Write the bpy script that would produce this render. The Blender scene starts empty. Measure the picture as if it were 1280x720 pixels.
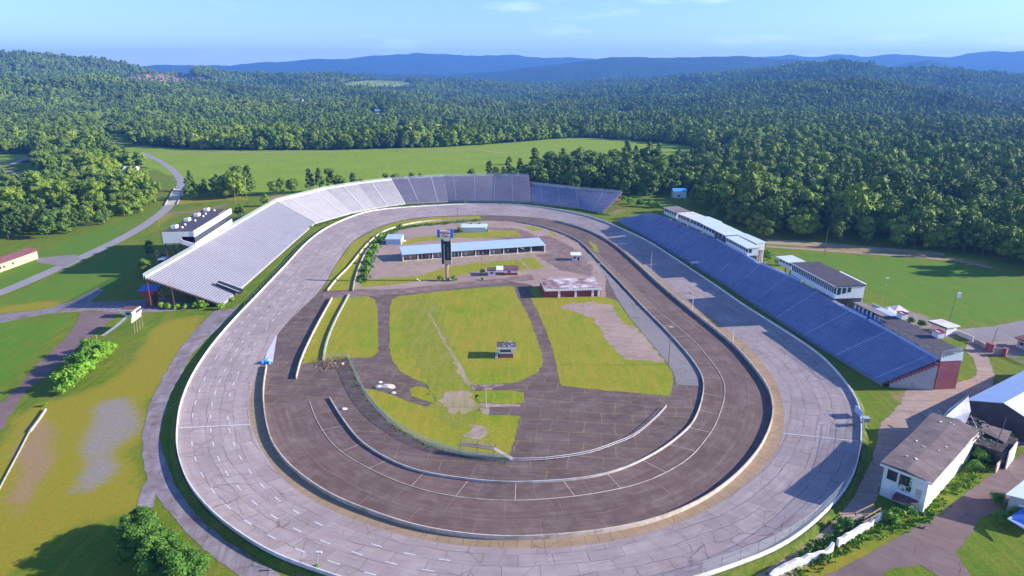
import bpy, bmesh, math, random
import numpy as np
from mathutils import Vector, Matrix
from mathutils.geometry import tessellate_polygon
R = math.radians
SC = bpy.context.scene
COL = SC.collection
random.seed(7); np.random.seed(7)

# ------------------------------------------------------------------ camera, world, sun, exposure
CAM_H, PITCH, FPX = 100.0, R(17.6), 834.0
cam = bpy.data.cameras.new('camera'); camo = bpy.data.objects.new('camera', cam); COL.objects.link(camo)
camo.location = (0, 0, CAM_H); camo.rotation_euler = (R(90) - PITCH, 0, 0)
cam.sensor_width = 36; cam.lens = FPX / 1280 * 36; cam.clip_start = 1; cam.clip_end = 60000
SC.camera = camo
SUN_EL, SUN_AZ = R(21), R(90)            # azimuth clockwise from +Y: the sun stands to the right
w = bpy.data.worlds.new('World'); SC.world = w; w.use_nodes = True
nt = w.node_tree; bg = nt.nodes['Background']
sky = nt.nodes.new('ShaderNodeTexSky'); sky.sky_type = 'NISHITA'; sky.sun_disc = False
sky.sun_elevation = SUN_EL; sky.sun_rotation = SUN_AZ
sky.air_density = 1.0; sky.dust_density = 0.35; sky.ozone_density = 3.0; sky.altitude = 400
# faint thin clouds mixed into the sky by direction
tc = nt.nodes.new('ShaderNodeTexCoord'); mp = nt.nodes.new('ShaderNodeMapping')
mp.inputs['Scale'].default_value = (1.6, 1.6, 9.0)
nz = nt.nodes.new('ShaderNodeTexNoise'); nz.inputs['Scale'].default_value = 2.6; nz.inputs['Detail'].default_value = 9
nz.inputs['Roughness'].default_value = 0.58
cr = nt.nodes.new('ShaderNodeValToRGB'); cr.color_ramp.elements[0].position = 0.56; cr.color_ramp.elements[1].position = 0.80
cr.color_ramp.elements[0].color = (0, 0, 0, 1); cr.color_ramp.elements[1].color = (.45, .45, .45, 1)
mx = nt.nodes.new('ShaderNodeMix'); mx.data_type = 'RGBA'
mx.inputs['B'].default_value = (8.6, 9.4, 10.2, 1)
nt.links.new(tc.outputs['Generated'], mp.inputs['Vector']); nt.links.new(mp.outputs[0], nz.inputs['Vector'])
nt.links.new(nz.outputs['Fac'], cr.inputs['Fac']); nt.links.new(cr.outputs['Color'], mx.inputs['Factor'])
tn = nt.nodes.new('ShaderNodeMix'); tn.data_type = 'RGBA'; tn.blend_type = 'MULTIPLY'; tn.inputs['Factor'].default_value = 1.0
sx_ = nt.nodes.new('ShaderNodeSeparateXYZ'); nt.links.new(tc.outputs['Generated'], sx_.inputs[0])
tr_ = nt.nodes.new('ShaderNodeValToRGB'); nt.links.new(sx_.outputs['Z'], tr_.inputs['Fac'])   # pale at the horizon, clear blue above
tr_.color_ramp.elements[0].position = 0.0; tr_.color_ramp.elements[0].color = (.86, .97, 1.08, 1)
tr_.color_ramp.elements[1].position = 0.17; tr_.color_ramp.elements[1].color = (.68, .72, .97, 1); e3_ = tr_.color_ramp.elements.new(1.0); e3_.color = (.42, .66, 1.1, 1)
nt.links.new(tr_.outputs['Color'], tn.inputs['B'])
nt.links.new(sky.outputs[0], tn.inputs['A']); nt.links.new(tn.outputs['Result'], mx.inputs['A']); nt.links.new(mx.outputs['Result'], bg.inputs['Color'])
bg.inputs['Strength'].default_value = 0.115
sl = bpy.data.lights.new('sun', 'SUN'); so = bpy.data.objects.new('sun', sl); COL.objects.link(so)
sl.energy = 5.0; sl.angle = R(0.55); sl.color = (1.0, 0.91, 0.80)
sd = Vector((math.sin(SUN_AZ) * math.cos(SUN_EL), math.cos(SUN_AZ) * math.cos(SUN_EL), math.sin(SUN_EL)))
so.rotation_euler = sd.to_track_quat('Z', 'Y').to_euler(); so.location = (300, 0, 400)
SC.view_settings.view_transform = 'Standard'; SC.view_settings.look = 'None'
SC.view_settings.gamma = 1; SC.view_settings.exposure = 1.2
SC.render.engine = 'CYCLES'

# ------------------------------------------------------------------ geometry helpers
CP, SP = math.cos(PITCH), math.sin(PITCH)
def G(x, y, z=0.0):
    "the point of the place at height z that the drone sees at picture position x, y (1280 wide)"
    a, b = (x - 640) / FPX, (360 - y) / FPX
    d = Vector((a, CP + b * SP, -SP + b * CP))
    k = (z - CAM_H) / d.z
    return Vector((d.x * k, d.y * k, z))
def GN(pts, z=0.0): return np.array([tuple(G(p[0], p[1], p[2] if len(p) > 2 else z)) for p in pts])

class MB:
    def __init__(s): s.v = []; s.f = []; s.uv = None
    def face(s, pts):
        n = len(s.v); s.v += [tuple(p) for p in pts]; s.f.append(tuple(range(n, n + len(pts))))
    def hexa(s, b, t):                    # bottom 4 and top 4 corners
        n = len(s.v); s.v += [tuple(p) for p in b] + [tuple(p) for p in t]
        for q in ((3, 2, 1, 0), (4, 5, 6, 7), (0, 1, 5, 4), (1, 2, 6, 5), (2, 3, 7, 6), (3, 0, 4, 7)):
            s.f.append(tuple(n + i for i in q))
    def box(s, c, sx, sy, sz, ang=0.0):   # centre of the base
        c = Vector(c); ux = Vector((math.cos(ang), math.sin(ang), 0)) * sx / 2; uy = Vector((-math.sin(ang), math.cos(ang), 0)) * sy / 2
        b = [c - ux - uy, c + ux - uy, c + ux + uy, c - ux + uy]
        s.hexa(b, [p + Vector((0, 0, sz)) for p in b])
    def bar(s, p, q, r, n=5):
        p = Vector(p); q = Vector(q); d = q - p
        if d.length < 1e-6: return
        d.normalize(); a = d.orthogonal().normalized(); b = d.cross(a); m = len(s.v)
        r0, r1 = (r, r) if not isinstance(r, tuple) else r
        for (o, rr) in ((p, r0), (q, r1)):
            for i in range(n):
                t = 2 * math.pi * i / n; s.v.append(tuple(o + a * rr * math.cos(t) + b * rr * math.sin(t)))
        for i in range(n):
            j = (i + 1) % n; s.f.append((m + i, m + j, m + n + j, m + n + i))
        s.f.append(tuple(m + n + i for i in range(n))); s.f.append(tuple(m + n - 1 - i for i in range(n)))
    def prism(s, poly, z0, z1):
        n = len(s.v); k = len(poly)
        s.v += [(p[0], p[1], z0) for p in poly] + [(p[0], p[1], z1) for p in poly]
        s.f.append(tuple(n + k - 1 - i for i in range(k))); s.f.append(tuple(n + k + i for i in range(k)))
        for i in range(k):
            j = (i + 1) % k; s.f.append((n + i, n + j, n + k + j, n + k + i))
    def blob(s, c, rx, ry, rz, seed=0, lv=1, amp=.25):
        rnd = random.Random(seed); bm = bmesh.new(); bmesh.ops.create_icosphere(bm, subdivisions=lv, radius=1)
        n = len(s.v)
        for v in bm.verts:
            k = 1 + amp * (rnd.random() - .5) * 2
            s.v.append((c[0] + v.co.x * rx * k, c[1] + v.co.y * ry * k, c[2] + v.co.z * rz * k))
        for f in bm.faces: s.f.append(tuple(n + v.index for v in f.verts))
        bm.free()
ORG = {}
def mesh_obj(name, verts, faces, mat, loc=(0, 0, 0), uv=None, smooth=False):
    me = bpy.data.meshes.new(name)
    V = np.asarray(verts, dtype=np.float64).reshape(-1, 3) - np.array(loc)
    me.from_pydata(V.tolist(), [], faces)
    if uv is not None:
        l = me.uv_layers.new(name='UVMap'); idx = np.empty(len(me.loops), dtype=np.int32); me.loops.foreach_get('vertex_index', idx)
        l.data.foreach_set('uv', np.asarray(uv, dtype=np.float32)[idx].ravel())
    if mat is not None: me.materials.append(mat)
    if smooth: me.polygons.foreach_set('use_smooth', [True] * len(me.polygons))
    me.update()
    o = bpy.data.objects.new(name, me); COL.objects.link(o)
    return o
def tag(o, label=None, cat=None, group=None, kind=None):
    for k, v in (('label', label), ('category', cat), ('group', group), ('kind', kind)):
        if v: o[k] = v
    return o
def thing(name, label, cat, loc=(0, 0, 0), group=None):
    o = bpy.data.objects.new(name, None); COL.objects.link(o); o.location = Vector(loc); o.empty_display_size = .5
    ORG[o.name] = Vector(loc); return tag(o, label, cat, group)
def part(mb, name, mat, parent, label=None, kind=None, uv=None, smooth=False):
    org = ORG[parent.name]
    o = mesh_obj(name, mb.v, mb.f, mat, org, uv, smooth); o.parent = parent; ORG[o.name] = org
    return tag(o, label, None, None, kind)
def solo(mb, name, mat, label=None, cat=None, group=None, kind=None, uv=None, smooth=False):
    V = np.array(mb.v); loc = ((V[:, 0].min() + V[:, 0].max()) / 2, (V[:, 1].min() + V[:, 1].max()) / 2, V[:, 2].min())
    o = mesh_obj(name, mb.v, mb.f, mat, loc, uv, smooth); o.location = loc; ORG[o.name] = Vector(loc)
    return tag(o, label, cat, group, kind)

def wn(x, y, s, k=0):                     # cheap smooth noise, about -1..1
    return (np.sin(x / s * 1.7 + 1.3 * k + 2 * np.sin(y / s * 1.1 + k)) + np.sin(y / s * 2.3 + 2.1 * k + 1.5 * np.sin(x / s * .9 - k))
            + .6 * np.sin((x + y) / s * 3.7 + k) + .5 * np.sin((x - y) / s * 5.3 - 2 * k)) / 3.1
def inpoly(X, Y, P):
    P = np.asarray(P); r = np.zeros(np.shape(X), bool); n = len(P)
    for i in range(n):
        x0, y0 = P[i][:2]; x1, y1 = P[(i + 1) % n][:2]
        if y0 == y1: continue
        c = ((Y >= min(y0, y1)) & (Y < max(y0, y1)))
        r ^= c & (X < x0 + (Y - y0) * (x1 - x0) / (y1 - y0))
    return r
def resample(P, step, closed=False, smooth=0):
    P = np.asarray(P, float)
    if closed: P = np.vstack([P, P[:1]])
    # catmull-rom then even spacing
    n = len(P); out = []
    for i in range(n - 1):
        if closed: p0, p3 = P[(i - 1) % (n - 1)], P[(i + 2) % (n - 1)]
        else: p0, p3 = P[max(i - 1, 0)], P[min(i + 2, n - 1)]
        p1, p2 = P[i], P[i + 1]
        for t in np.linspace(0, 1, 12, endpoint=False):
            out.append(.5 * ((2 * p1) + (-p0 + p2) * t + (2 * p0 - 5 * p1 + 4 * p2 - p3) * t * t + (-p0 + 3 * p1 - 3 * p2 + p3) * t ** 3))
    out.append(P[-1]); out = np.array(out)
    d = np.r_[0, np.cumsum(np.linalg.norm(np.diff(out, axis=0), axis=1))]
    m = max(2, int(d[-1] / step)); s = np.linspace(0, d[-1], m + 1)
    Q = np.stack([np.interp(s, d, out[:, k]) for k in range(out.shape[1])], 1)
    if closed: Q = Q[:-1]
    for _ in range(smooth):
        if closed: Q = (np.roll(Q, 1, 0) + 2 * Q + np.roll(Q, -1, 0)) / 4
        else: Q[1:-1] = (Q[:-2] + 2 * Q[1:-1] + Q[2:]) / 4
    return Q
def normals2(Q, closed):
    if closed: T = np.roll(Q, -1, 0) - np.roll(Q, 1, 0)
    else: T = np.gradient(Q, axis=0)
    T = T[:, :2] / np.linalg.norm(T[:, :2], axis=1)[:, None]
    return np.stack([-T[:, 1], T[:, 0]], 1)
def ribbon(A, B, closed, zoff=0.0, nv=3, smooth=20):
    "strip from curve A to the nearest points of curve B; uv in metres"
    Bd = resample(B, .7, closed)
    idx = np.array([np.argmin(((Bd[:, :2] - a[:2]) ** 2).sum(1)) for a in A]); Q = Bd[idx]
    for _ in range(smooth):
        if closed: Q = (np.roll(Q, 1, 0) + 2 * Q + np.roll(Q, -1, 0)) / 4
        else: Q[1:-1] = (Q[:-2] + 2 * Q[1:-1] + Q[2:]) / 4
    n = len(A); V = []; UV = []; s = np.r_[0, np.cumsum(np.linalg.norm(np.diff(A[:, :2], axis=0), axis=1))]
    if closed: A = np.vstack([A, A[:1]]); Q = np.vstack([Q, Q[:1]]); s = np.r_[s, s[-1] + np.linalg.norm(A[-1] - A[-2])]; n += 1
    W = np.linalg.norm(A[:, :2] - Q[:, :2], axis=1)
    for i in range(n):
        for j in range(nv):
            t = j / (nv - 1); V.append(A[i] * (1 - t) + Q[i] * t + np.array([0, 0, zoff])); UV.append((s[i], t * W[i]))
    F = [(i * nv + j, (i + 1) * nv + j, (i + 1) * nv + j + 1, i * nv + j + 1) for i in range(n - 1) for j in range(nv - 1)]
    m = MB(); m.v = [tuple(v) for v in V]; m.f = F; 
    a = np.array(V[0]); b = np.array(V[nv]); c = np.array(V[nv + 1])
    if np.cross(b - a, c - b)[2] < 0: m.f = [tuple(reversed(f)) for f in F]
    m.uv = UV; m.A = A; m.Q = Q; m.s = s; m.W = W
    return m
def sweep(P, prof, closed=False, zoff=0.0):
    "profile [(offset to the left, height)] swept along P"
    N = normals2(P, closed); m = MB(); k = len(prof); n = len(P)
    for i in range(n):
        for (o, h) in prof: m.v.append((P[i][0] + N[i][0] * o, P[i][1] + N[i][1] * o, P[i][2] + h + zoff))
    for i in range(n if closed else n - 1):
        i2 = (i + 1) % n
        for j in range(k):
            j2 = (j + 1) % k; m.f.append((i * k + j, i2 * k + j, i2 * k + j2, i * k + j2))
    if not closed: m.f.append(tuple(range(k))); m.f.append(tuple((n - 1) * k + k - 1 - j for j in range(k)))
    return m
def sheet(P, z, rag=0.0, step=1.5, curve=False):
    "a flat patch with an uneven edge"
    P = np.asarray(P)[:, :2]
    if curve: P = resample(P, step, True)
    Q = []
    n = len(P)
    for i in range(n):
        a, b = P[i], P[(i + 1) % n]; L = np.linalg.norm(b - a); k = max(1, int(L / step)) if (rag > 0 and not curve) else 1
        for j in range(k): Q.append(a + (b - a) * j / k)
    Q = np.array(Q)
    if rag > 0:
        dx = wn(Q[:, 0], Q[:, 1], 3.1, 1) * rag + np.random.uniform(-.35, .35, len(Q)) * rag
        dy = wn(Q[:, 1], Q[:, 0], 2.7, 4) * rag + np.random.uniform(-.35, .35, len(Q)) * rag
        Q = Q + np.stack([dx, dy], 1)
    pts = [Vector((q[0], q[1], 0)) for q in Q]; tri = tessellate_polygon([pts])
    m = MB(); m.v = [(q[0], q[1], z) for q in Q]
    for t in tri:
        a, b, c = (Q[i] for i in t)
        cr_ = (b[0] - a[0]) * (c[1] - a[1]) - (b[1] - a[1]) * (c[0] - a[0])
        m.f.append(tuple(t) if cr_ > 0 else tuple(reversed(t)))
    return m

# ------------------------------------------------------------------ materials
def N(t, ty, **kw):
    n = t.nodes.new('ShaderNode' + ty)
    for k, v in kw.items():
        if k in n.inputs: n.inputs[k].default_value = v
        else: setattr(n, k, v)
    return n
def ramp(t, fac, stops):
    r = t.nodes.new('ShaderNodeValToRGB'); e = r.color_ramp.elements
    while len(e) < len(stops): e.new(.5)
    for i, (p, c) in enumerate(stops): e[i].position = p; e[i].color = (*c, 1) if len(c) == 3 else c
    t.links.new(fac, r.inputs['Fac']); return r.outputs['Color']
def noise(t, vec, scale, detail=4, rough=.6, dist=0.0):
    n = N(t, 'TexNoise', Scale=scale, Detail=detail, Roughness=rough, Distortion=dist)
    if vec is not None: t.links.new(vec, n.inputs['Vector'])
    return n.outputs['Fac']
def mixc(t, f, a, b, mode='MIX'):
    m = t.nodes.new('ShaderNodeMix'); m.data_type = 'RGBA'; m.blend_type = mode
    for s, v in (('Factor', f), ('A', a), ('B', b)):
        if isinstance(v, (int, float)): m.inputs[s].default_value = v
        elif isinstance(v, tuple): m.inputs[s].default_value = (*v, 1)
        else: t.links.new(v, m.inputs[s])
    return m.outputs['Result']
def mathn(t, op, a, b=None, c=None):
    m = t.nodes.new('ShaderNodeMath'); m.operation = op
    for i, v in enumerate((a, b, c)):
        if v is None: continue
        if isinstance(v, (int, float)): m.inputs[i].default_value = v
        else: t.links.new(v, m.inputs[i])
    return m.outputs[0]
def newmat(name, rough=.85, spec=.3, metal=0):
    m = bpy.data.materials.new(name); m.use_nodes = True; b = m.node_tree.nodes['Principled BSDF']
    b.inputs['Roughness'].default_value = rough; b.inputs['Specular IOR Level'].default_value = spec; b.inputs['Metallic'].default_value = metal
    return m, m.node_tree, b
def pos(t): return t.nodes.new('ShaderNodeNewGeometry').outputs['Position']
def bump(t, b, h, strength=.4, dist=.1):
    n = N(t, 'Bump', Strength=strength, Distance=dist); t.links.new(h, n.inputs['Height']); t.links.new(n.outputs[0], b.inputs['Normal'])
def flat(name, c, var=.18, scale=.6, rough=.8, spec=.3, metal=0, dirt=None, fine=6.0):
    "a weathered single colour: broad and fine mottling"
    m, t, b = newmat(name, rough, spec, metal); p = pos(t)
    lo = tuple(x * (1 - var) for x in c); hi = tuple(min(1, x * (1 + var)) for x in c)
    col = ramp(t, noise(t, p, scale, 5), [(.3, lo), (.7, hi)])
    f = noise(t, p, fine, 3)
    col = mixc(t, ramp(t, f, [(.35, (.0,) * 3), (.75, (.35,) * 3)]), col, tuple(x * .55 for x in c))
    if dirt: col = mixc(t, ramp(t, noise(t, p, scale * .7, 6, .7), [(.48, (0, 0, 0)), (.66, (.8, .8, .8))]), col, dirt)
    t.links.new(col, b.inputs['Base Color']); bump(t, b, f, .25, .04)
    return m
def asphalt(name, base, stain, crack, bw=6.0, bh=3.6, mort=.02, uv=True, vary=.5, patch=.5, dist=.9, rot=0.0, cstr=.8):
    "old paving: patches of tone, long stains, wandering joints and cracks with weeds in them"
    m, t, b = newmat(name, .9, .25); p = pos(t)
    if uv: v = N(t, 'UVMap').outputs['UV']
    else:
        mpn = N(t, 'Mapping'); mpn.inputs['Rotation'].default_value = (0, 0, rot); t.links.new(p, mpn.inputs['Vector']); v = mpn.outputs[0]
    # wander
    dn = N(t, 'TexNoise', Scale=.16, Detail=3.0); t.links.new(p, dn.inputs['Vector'])
    sub = N(t, 'VectorMath', operation='SUBTRACT'); sub.inputs[1].default_value = (.5, .5, .5); t.links.new(dn.outputs['Color'], sub.inputs[0])
    scl = N(t, 'VectorMath', operation='SCALE'); scl.inputs['Scale'].default_value = dist * 5; t.links.new(sub.outputs[0], scl.inputs[0])
    add = N(t, 'VectorMath', operation='ADD'); t.links.new(v, add.inputs[0]); t.links.new(scl.outputs[0], add.inputs[1])
    dn2 = N(t, 'TexNoise', Scale=1.1, Detail=4.0); t.links.new(p, dn2.inputs['Vector'])
    sub2 = N(t, 'VectorMath', operation='SUBTRACT'); sub2.inputs[1].default_value = (.5, .5, .5); t.links.new(dn2.outputs['Color'], sub2.inputs[0])
    scl2 = N(t, 'VectorMath', operation='SCALE'); scl2.inputs['Scale'].default_value = dist * .6; t.links.new(sub2.outputs[0], scl2.inputs[0])
    add2 = N(t, 'VectorMath', operation='ADD'); t.links.new(add.outputs[0], add2.inputs[0]); t.links.new(scl2.outputs[0], add2.inputs[1])
    br = N(t, 'TexBrick', Scale=1.0); br.offset = .43; br.offset_frequency = 2; br.squash = 1.0
    br.inputs['Brick Width'].default_value = bw; br.inputs['Row Height'].default_value = bh; br.inputs['Mortar Size'].default_value = mort * 5
    br.inputs['Mortar Smooth'].default_value = .6; br.inputs['Bias'].default_value = 0
    br.inputs['Color1'].default_value = (.42, .42, .42, 1); br.inputs['Color2'].default_value = (.62, .62, .62, 1); br.inputs['Mortar'].default_value = (.5, .5, .5, 1)
    t.links.new(add2.outputs[0], br.inputs['Vector'])
    big = noise(t, p, .035, 5, .6); mid = noise(t, v, .22, 5, .65, .4)
    st = tuple(x for x in stain)
    col = ramp(t, big, [(.35, tuple(x * (1 - .16 * vary) for x in base)), (.65, tuple(x * (1 + .16 * vary) for x in base))])
    col = mixc(t, ramp(t, mid, [(.42, (0, 0, 0)), (.68, (patch,) * 3)]), col, st)
    # slab to slab tone
    col = mixc(t, .55 * vary, col, br.outputs['Color'], 'OVERLAY')
    # long streaks along the surface
    mp3 = N(t, 'Mapping'); mp3.inputs['Scale'].default_value = (.05, .9, 1); t.links.new(v, mp3.inputs['Vector'])
    col = mixc(t, ramp(t, noise(t, mp3.outputs[0], 1.0, 5, .7), [(.4, (0, 0, 0)), (.68, (.75 * patch,) * 3)]), col, tuple(x * .62 for x in base))
    fine = noise(t, p, 7.0, 3)
    col = mixc(t, ramp(t, fine, [(.4, (0, 0, 0)), (.8, (.22,) * 3)]), col, tuple(x * 1.5 for x in base))
    # secondary cracks
    vo = N(t, 'TexVoronoi', feature='DISTANCE_TO_EDGE', Scale=.13); t.links.new(add2.outputs[0], vo.inputs['Vector'])
    ck = ramp(t, vo.outputs['Distance'], [(.003, (1, 1, 1)), (.014, (0, 0, 0))])
    gate = ramp(t, noise(t, p, .06, 4), [(.45, (0, 0, 0)), (.58, (1, 1, 1))])
    ck2 = mixc(t, 1.0, ck, gate, 'MULTIPLY')
    col = mixc(t, mixc(t, 1.0, ck2, (.7,) * 3, 'MULTIPLY'), col, tuple(x * .5 for x in crack))
    gate2 = ramp(t, noise(t, p, .11, 4), [(.36, (.15, .15, .15)), (.56, (cstr,) * 3)])
    mo = mixc(t, 1.0, br.outputs['Fac'], gate2, 'MULTIPLY')
    col = mixc(t, mo, col, crack)
    t.links.new(col, b.inputs['Base Color']); bump(t, b, fine, .3, .03)
    return m
def foliage(name, c1, c2, c3):
    m, t, b = newmat(name, .75, .25)
    oi = t.nodes.new('ShaderNodeObjectInfo'); p = pos(t)
    col = ramp(t, oi.outputs['Random'], [(0, c1), (.5, c2), (1, c3)])
    col = mixc(t, ramp(t, noise(t, p, .5, 3), [(.35, (0, 0, 0)), (.7, (.6,) * 3)]), col, tuple(x * .5 for x in c2))
    ri = t.nodes.new('ShaderNodeNewGeometry').outputs['Random Per Island']
    col = mixc(t, ramp(t, ri, [(.0, (.45,) * 3), (1, (0,) * 3)]), col, tuple(x * 1.6 for x in c3))
    # slow drift of hue over the land
    col = mixc(t, ramp(t, noise(t, p, .013, 4, .7), [(.45, (0, 0, 0)), (.62, (.75,) * 3)]), col, (c3[0] * 1.15, c3[1] * 1.15, c3[2]))
    col = mixc(t, ramp(t, noise(t, p, .0085, 4, .7), [(.5, (0, 0, 0)), (.66, (.6,) * 3)]), col, (c1[0] * 1.5, c1[1] * .95, c1[2] * 1.3))
    col = mixc(t, 1.0, col, ramp(t, noise(t, p, .0035, 4, .6), [(.38, (.85, .90, .95)), (.62, (1.65, 1.5, 1.25))]), 'MULTIPLY')
    t.links.new(col, b.inputs['Base Color'])
    return m
def chainlink(name, c, a):
    m, t, b = newmat(name, .5, .4, .2); b.inputs['Base Color'].default_value = (*c, 1)
    b.inputs['Alpha'].default_value = a
    return m
GRASS_A, GRASS_B, DRY = (.085, .175, .008), (.145, .225, .008), (.290, .235, .03)
def grassmat(name, A, B, D, drylo=.45, dryhi=.72, attr=False, sc=1.0):
    m, t, b = newmat(name, .9, .15); p = pos(t)
    col = ramp(t, noise(t, p, .09 * sc, 6, .65), [(.32, A), (.68, B)])
    dn = mathn(t, 'ADD', mathn(t, 'MULTIPLY', noise(t, p, .028 * sc, 6, .7, .5), .5), mathn(t, 'MULTIPLY', noise(t, p, .42 * sc, 6, .8), .5))
    col = mixc(t, ramp(t, dn, [(drylo, (0, 0, 0)), (dryhi, (.9,) * 3)]), col, D)
    f = noise(t, p, 2.2, 5, .75)
    col = mixc(t, ramp(t, f, [(.35, (.85,) * 3), (.60, (0,) * 3)]), col, tuple(x * .5 for x in A))
    col = mixc(t, ramp(t, noise(t, p, .7, 4, .7), [(.52, (0,) * 3), (.75, (.45,) * 3)]), col, tuple(x * 1.35 for x in B))
    # mowing / growth streaks
    mp_ = N(t, 'Mapping'); mp_.inputs['Scale'].default_value = (.5, .06, 1); mp_.inputs['Rotation'].default_value = (0, 0, .5); t.links.new(p, mp_.inputs['Vector'])
    col = mixc(t, ramp(t, noise(t, mp_.outputs[0], 1.0, 4), [(.45, (0,) * 3), (.7, (.45,) * 3)]), col, D)
    if attr:
        jig = mathn(t, 'SUBTRACT', mathn(t, 'ADD', mathn(t, 'MULTIPLY', noise(t, p, .5, 6, .75), .8), mathn(t, 'MULTIPLY', noise(t, p, .1, 4), .6)), .7)
        for an, c1, c2 in (('dry', (.31, .225, .022), (.20, .22, .012)), ('gravel', (.28, .245, .215), (.23, .20, .17)), ('dirt', (.34, .215, .12), (.27, .18, .10)), ('lush', (.095, .225, .012), (.070, .185, .010))):
            a = N(t, 'Attribute', attribute_name=an).outputs['Fac']
            mr = N(t, 'MapRange'); mr.interpolation_type = 'SMOOTHSTEP'
            t.links.new(mathn(t, 'ADD', a, mathn(t, 'MULTIPLY', jig, 1.0)), mr.inputs['Value'])
            mr.inputs['From Min'].default_value = .30; mr.inputs['From Max'].default_value = .80
            g = mathn(t, 'MULTIPLY', mr.outputs[0], mathn(t, 'GREATER_THAN', a, .02))
            cc = ramp(t, noise(t, p, .9, 5, .7), [(.35, c2), (.65, c1)])
            col = mixc(t, g, col, cc)
    t.links.new(col, b.inputs['Base Color']); bump(t, b, f, .5, .2)
    return m

M = {}
M['ground'] = grassmat('meadow_grass', GRASS_A, GRASS_B, DRY, .45, .74, attr=True)
M['infield_grass'] = grassmat('infield_grass', (.125, .275, .004), (.275, .345, .008), (.42, .285, .04), .37, .60, attr=False)
M['track'] = asphalt('weathered_track_asphalt', (.350, .290, .290), (.27, .205, .19), (.135, .105, .085), 9.0, 3.9, .024, True, 1.0, .75, .42, 0.0, .95)
M['apron'] = asphalt('rust_stained_apron', (.34, .245, .155), (.24, .16, .10), (.10, .08, .05), 3.0, 30, .02, True, .6, .6, .3)
M['dark'] = asphalt('dark_pit_pavement', (.140, .090, .080), (.22, .165, .15), (.33, .27, .17), 13, 7.5, .013, True, 1.0, .8, .3)
M['pavement'] = asphalt('infield_pavement', (.130, .085, .076), (.20, .155, .145), (.30, .30, .09), 9.5, 6.5, .020, False, 1.0, .8, .5, .12)
M['rust'] = asphalt('rust_tinted_pavement', (.22, .150, .110), (.17, .13, .12), (.36, .33, .25), 9, 20, .018, True, .8, .7, .3)
M['pitlane'] = asphalt('pale_pit_lane', (.225, .205, .21), (.26, .235, .235), (.17, .13, .09), 12, 9, .015, False, .5, .5, .5, 1.2)
M['gravel'] = asphalt('dusty_paddock', (.35, .245, .195), (.38, .31, .27), (.22, .16, .10), 14, 12, .02, False, .8, .9, 1.6, .1, .5)
M['mauve'] = asphalt('mauve_broken_pavement', (.20, .125, .110), (.31, .25, .24), (.10, .07, .07), 10, 8, .02, False, .9, .9, 1.6, .4, .5)
M['road'] = asphalt('country_road_asphalt', (.285, .265, .28), (.33, .30, .31), (.20, .18, .16), 30, 3.5, .012, False, .4, .4, .6, .6, .5)
M['lane'] = asphalt('cracked_access_lane', (.27, .235, .255), (.17, .11, .10), (.10, .09, .05), 7, 5, .02, False, 1.0, 1.0, .5, 1.35)
M['redroad'] = asphalt('reddish_brown_road', (.175, .118, .112), (.24, .18, .175), (.11, .08, .07), 14, 9, .018, False, .7, .6, .9, .6, .6)
M['bank_grass'] = grassmat('rough_bank_grass', (.060, .130, .010), (.110, .180, .012), (.26, .20, .05), .48, .7, False, 1.5)
M['drygrass2'] = grassmat('bare_trodden_grass', (.30, .25, .07), (.36, .29, .12), (.44, .34, .28), .40, .56, False, 2.2)
M['drygrass'] = grassmat('worn_dry_grass', (.17, .26, .010), (.28, .29, .015), (.38, .28, .08), .46, .70, False, 1.9)
M['dirtroad'] = flat('brown_dirt_road', (.25, .17, .125), .25, .3, .95, .1)
M['dirt'] = flat('bare_pinkish_dirt', (.38, .285, .235), .25, .5, .95, .1, dirt=(.19, .19, .04))
M['track_paint'] = flat('worn_white_paint', (.64, .64, .66), .1, 1.5, .6, dirt=(.35, .33, .34))
M['wall_white'] = flat('white_painted_concrete', (.80, .78, .78), .06, .4, .7, dirt=(.52, .48, .44))
M['wall_cream'] = flat('aged_cream_concrete', (.58, .50, .42), .14, .5, .8, dirt=(.27, .22, .17))
M['wall_pit'] = flat('stained_white_pit_wall', (.54, .51, .48), .15, .3, .75, dirt=(.28, .24, .20))
M['wall_grey'] = flat('dull_grey_concrete', (.42, .42, .40), .12, .5, .8, dirt=(.25, .24, .2))
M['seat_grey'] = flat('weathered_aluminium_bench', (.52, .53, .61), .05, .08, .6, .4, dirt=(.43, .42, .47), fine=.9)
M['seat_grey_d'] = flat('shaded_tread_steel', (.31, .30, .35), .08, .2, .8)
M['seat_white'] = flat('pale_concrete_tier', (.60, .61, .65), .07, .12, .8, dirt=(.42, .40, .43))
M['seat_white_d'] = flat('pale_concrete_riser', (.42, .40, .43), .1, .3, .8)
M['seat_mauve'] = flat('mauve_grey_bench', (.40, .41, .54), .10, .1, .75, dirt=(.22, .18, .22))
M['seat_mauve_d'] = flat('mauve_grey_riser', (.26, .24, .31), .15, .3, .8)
M['seat_blue'] = flat('shade_blue_bench', (.44, .47, .66), .08, .1, .65, dirt=(.11, .14, .34))  # blue cast of the stand's shade put into the bench colour
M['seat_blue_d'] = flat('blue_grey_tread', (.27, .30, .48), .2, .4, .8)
M['aisle'] = flat('pale_aisle_step', (.52, .52, .55), .1, .8, .8)
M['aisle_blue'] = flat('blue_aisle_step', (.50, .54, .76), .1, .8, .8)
M['steel_rust'] = flat('rusty_brown_steel', (.20, .085, .06), .3, 1.5, .8)
M['steel'] = flat('galvanised_steel', (.45, .48, .50), .1, 1.5, .5, .5, .3)
M['white'] = flat('white_paint', (.80, .80, .81), .05, .4, .6, dirt=(.70, .69, .69))
M['white_rust'] = flat('grimy_white_metal', (.74, .73, .74), .08, .3, .6, dirt=(.50, .42, .38))
M['glass'] = flat('dark_window_glass', (.03, .04, .06), .3, .5, .15, .7)
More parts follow.
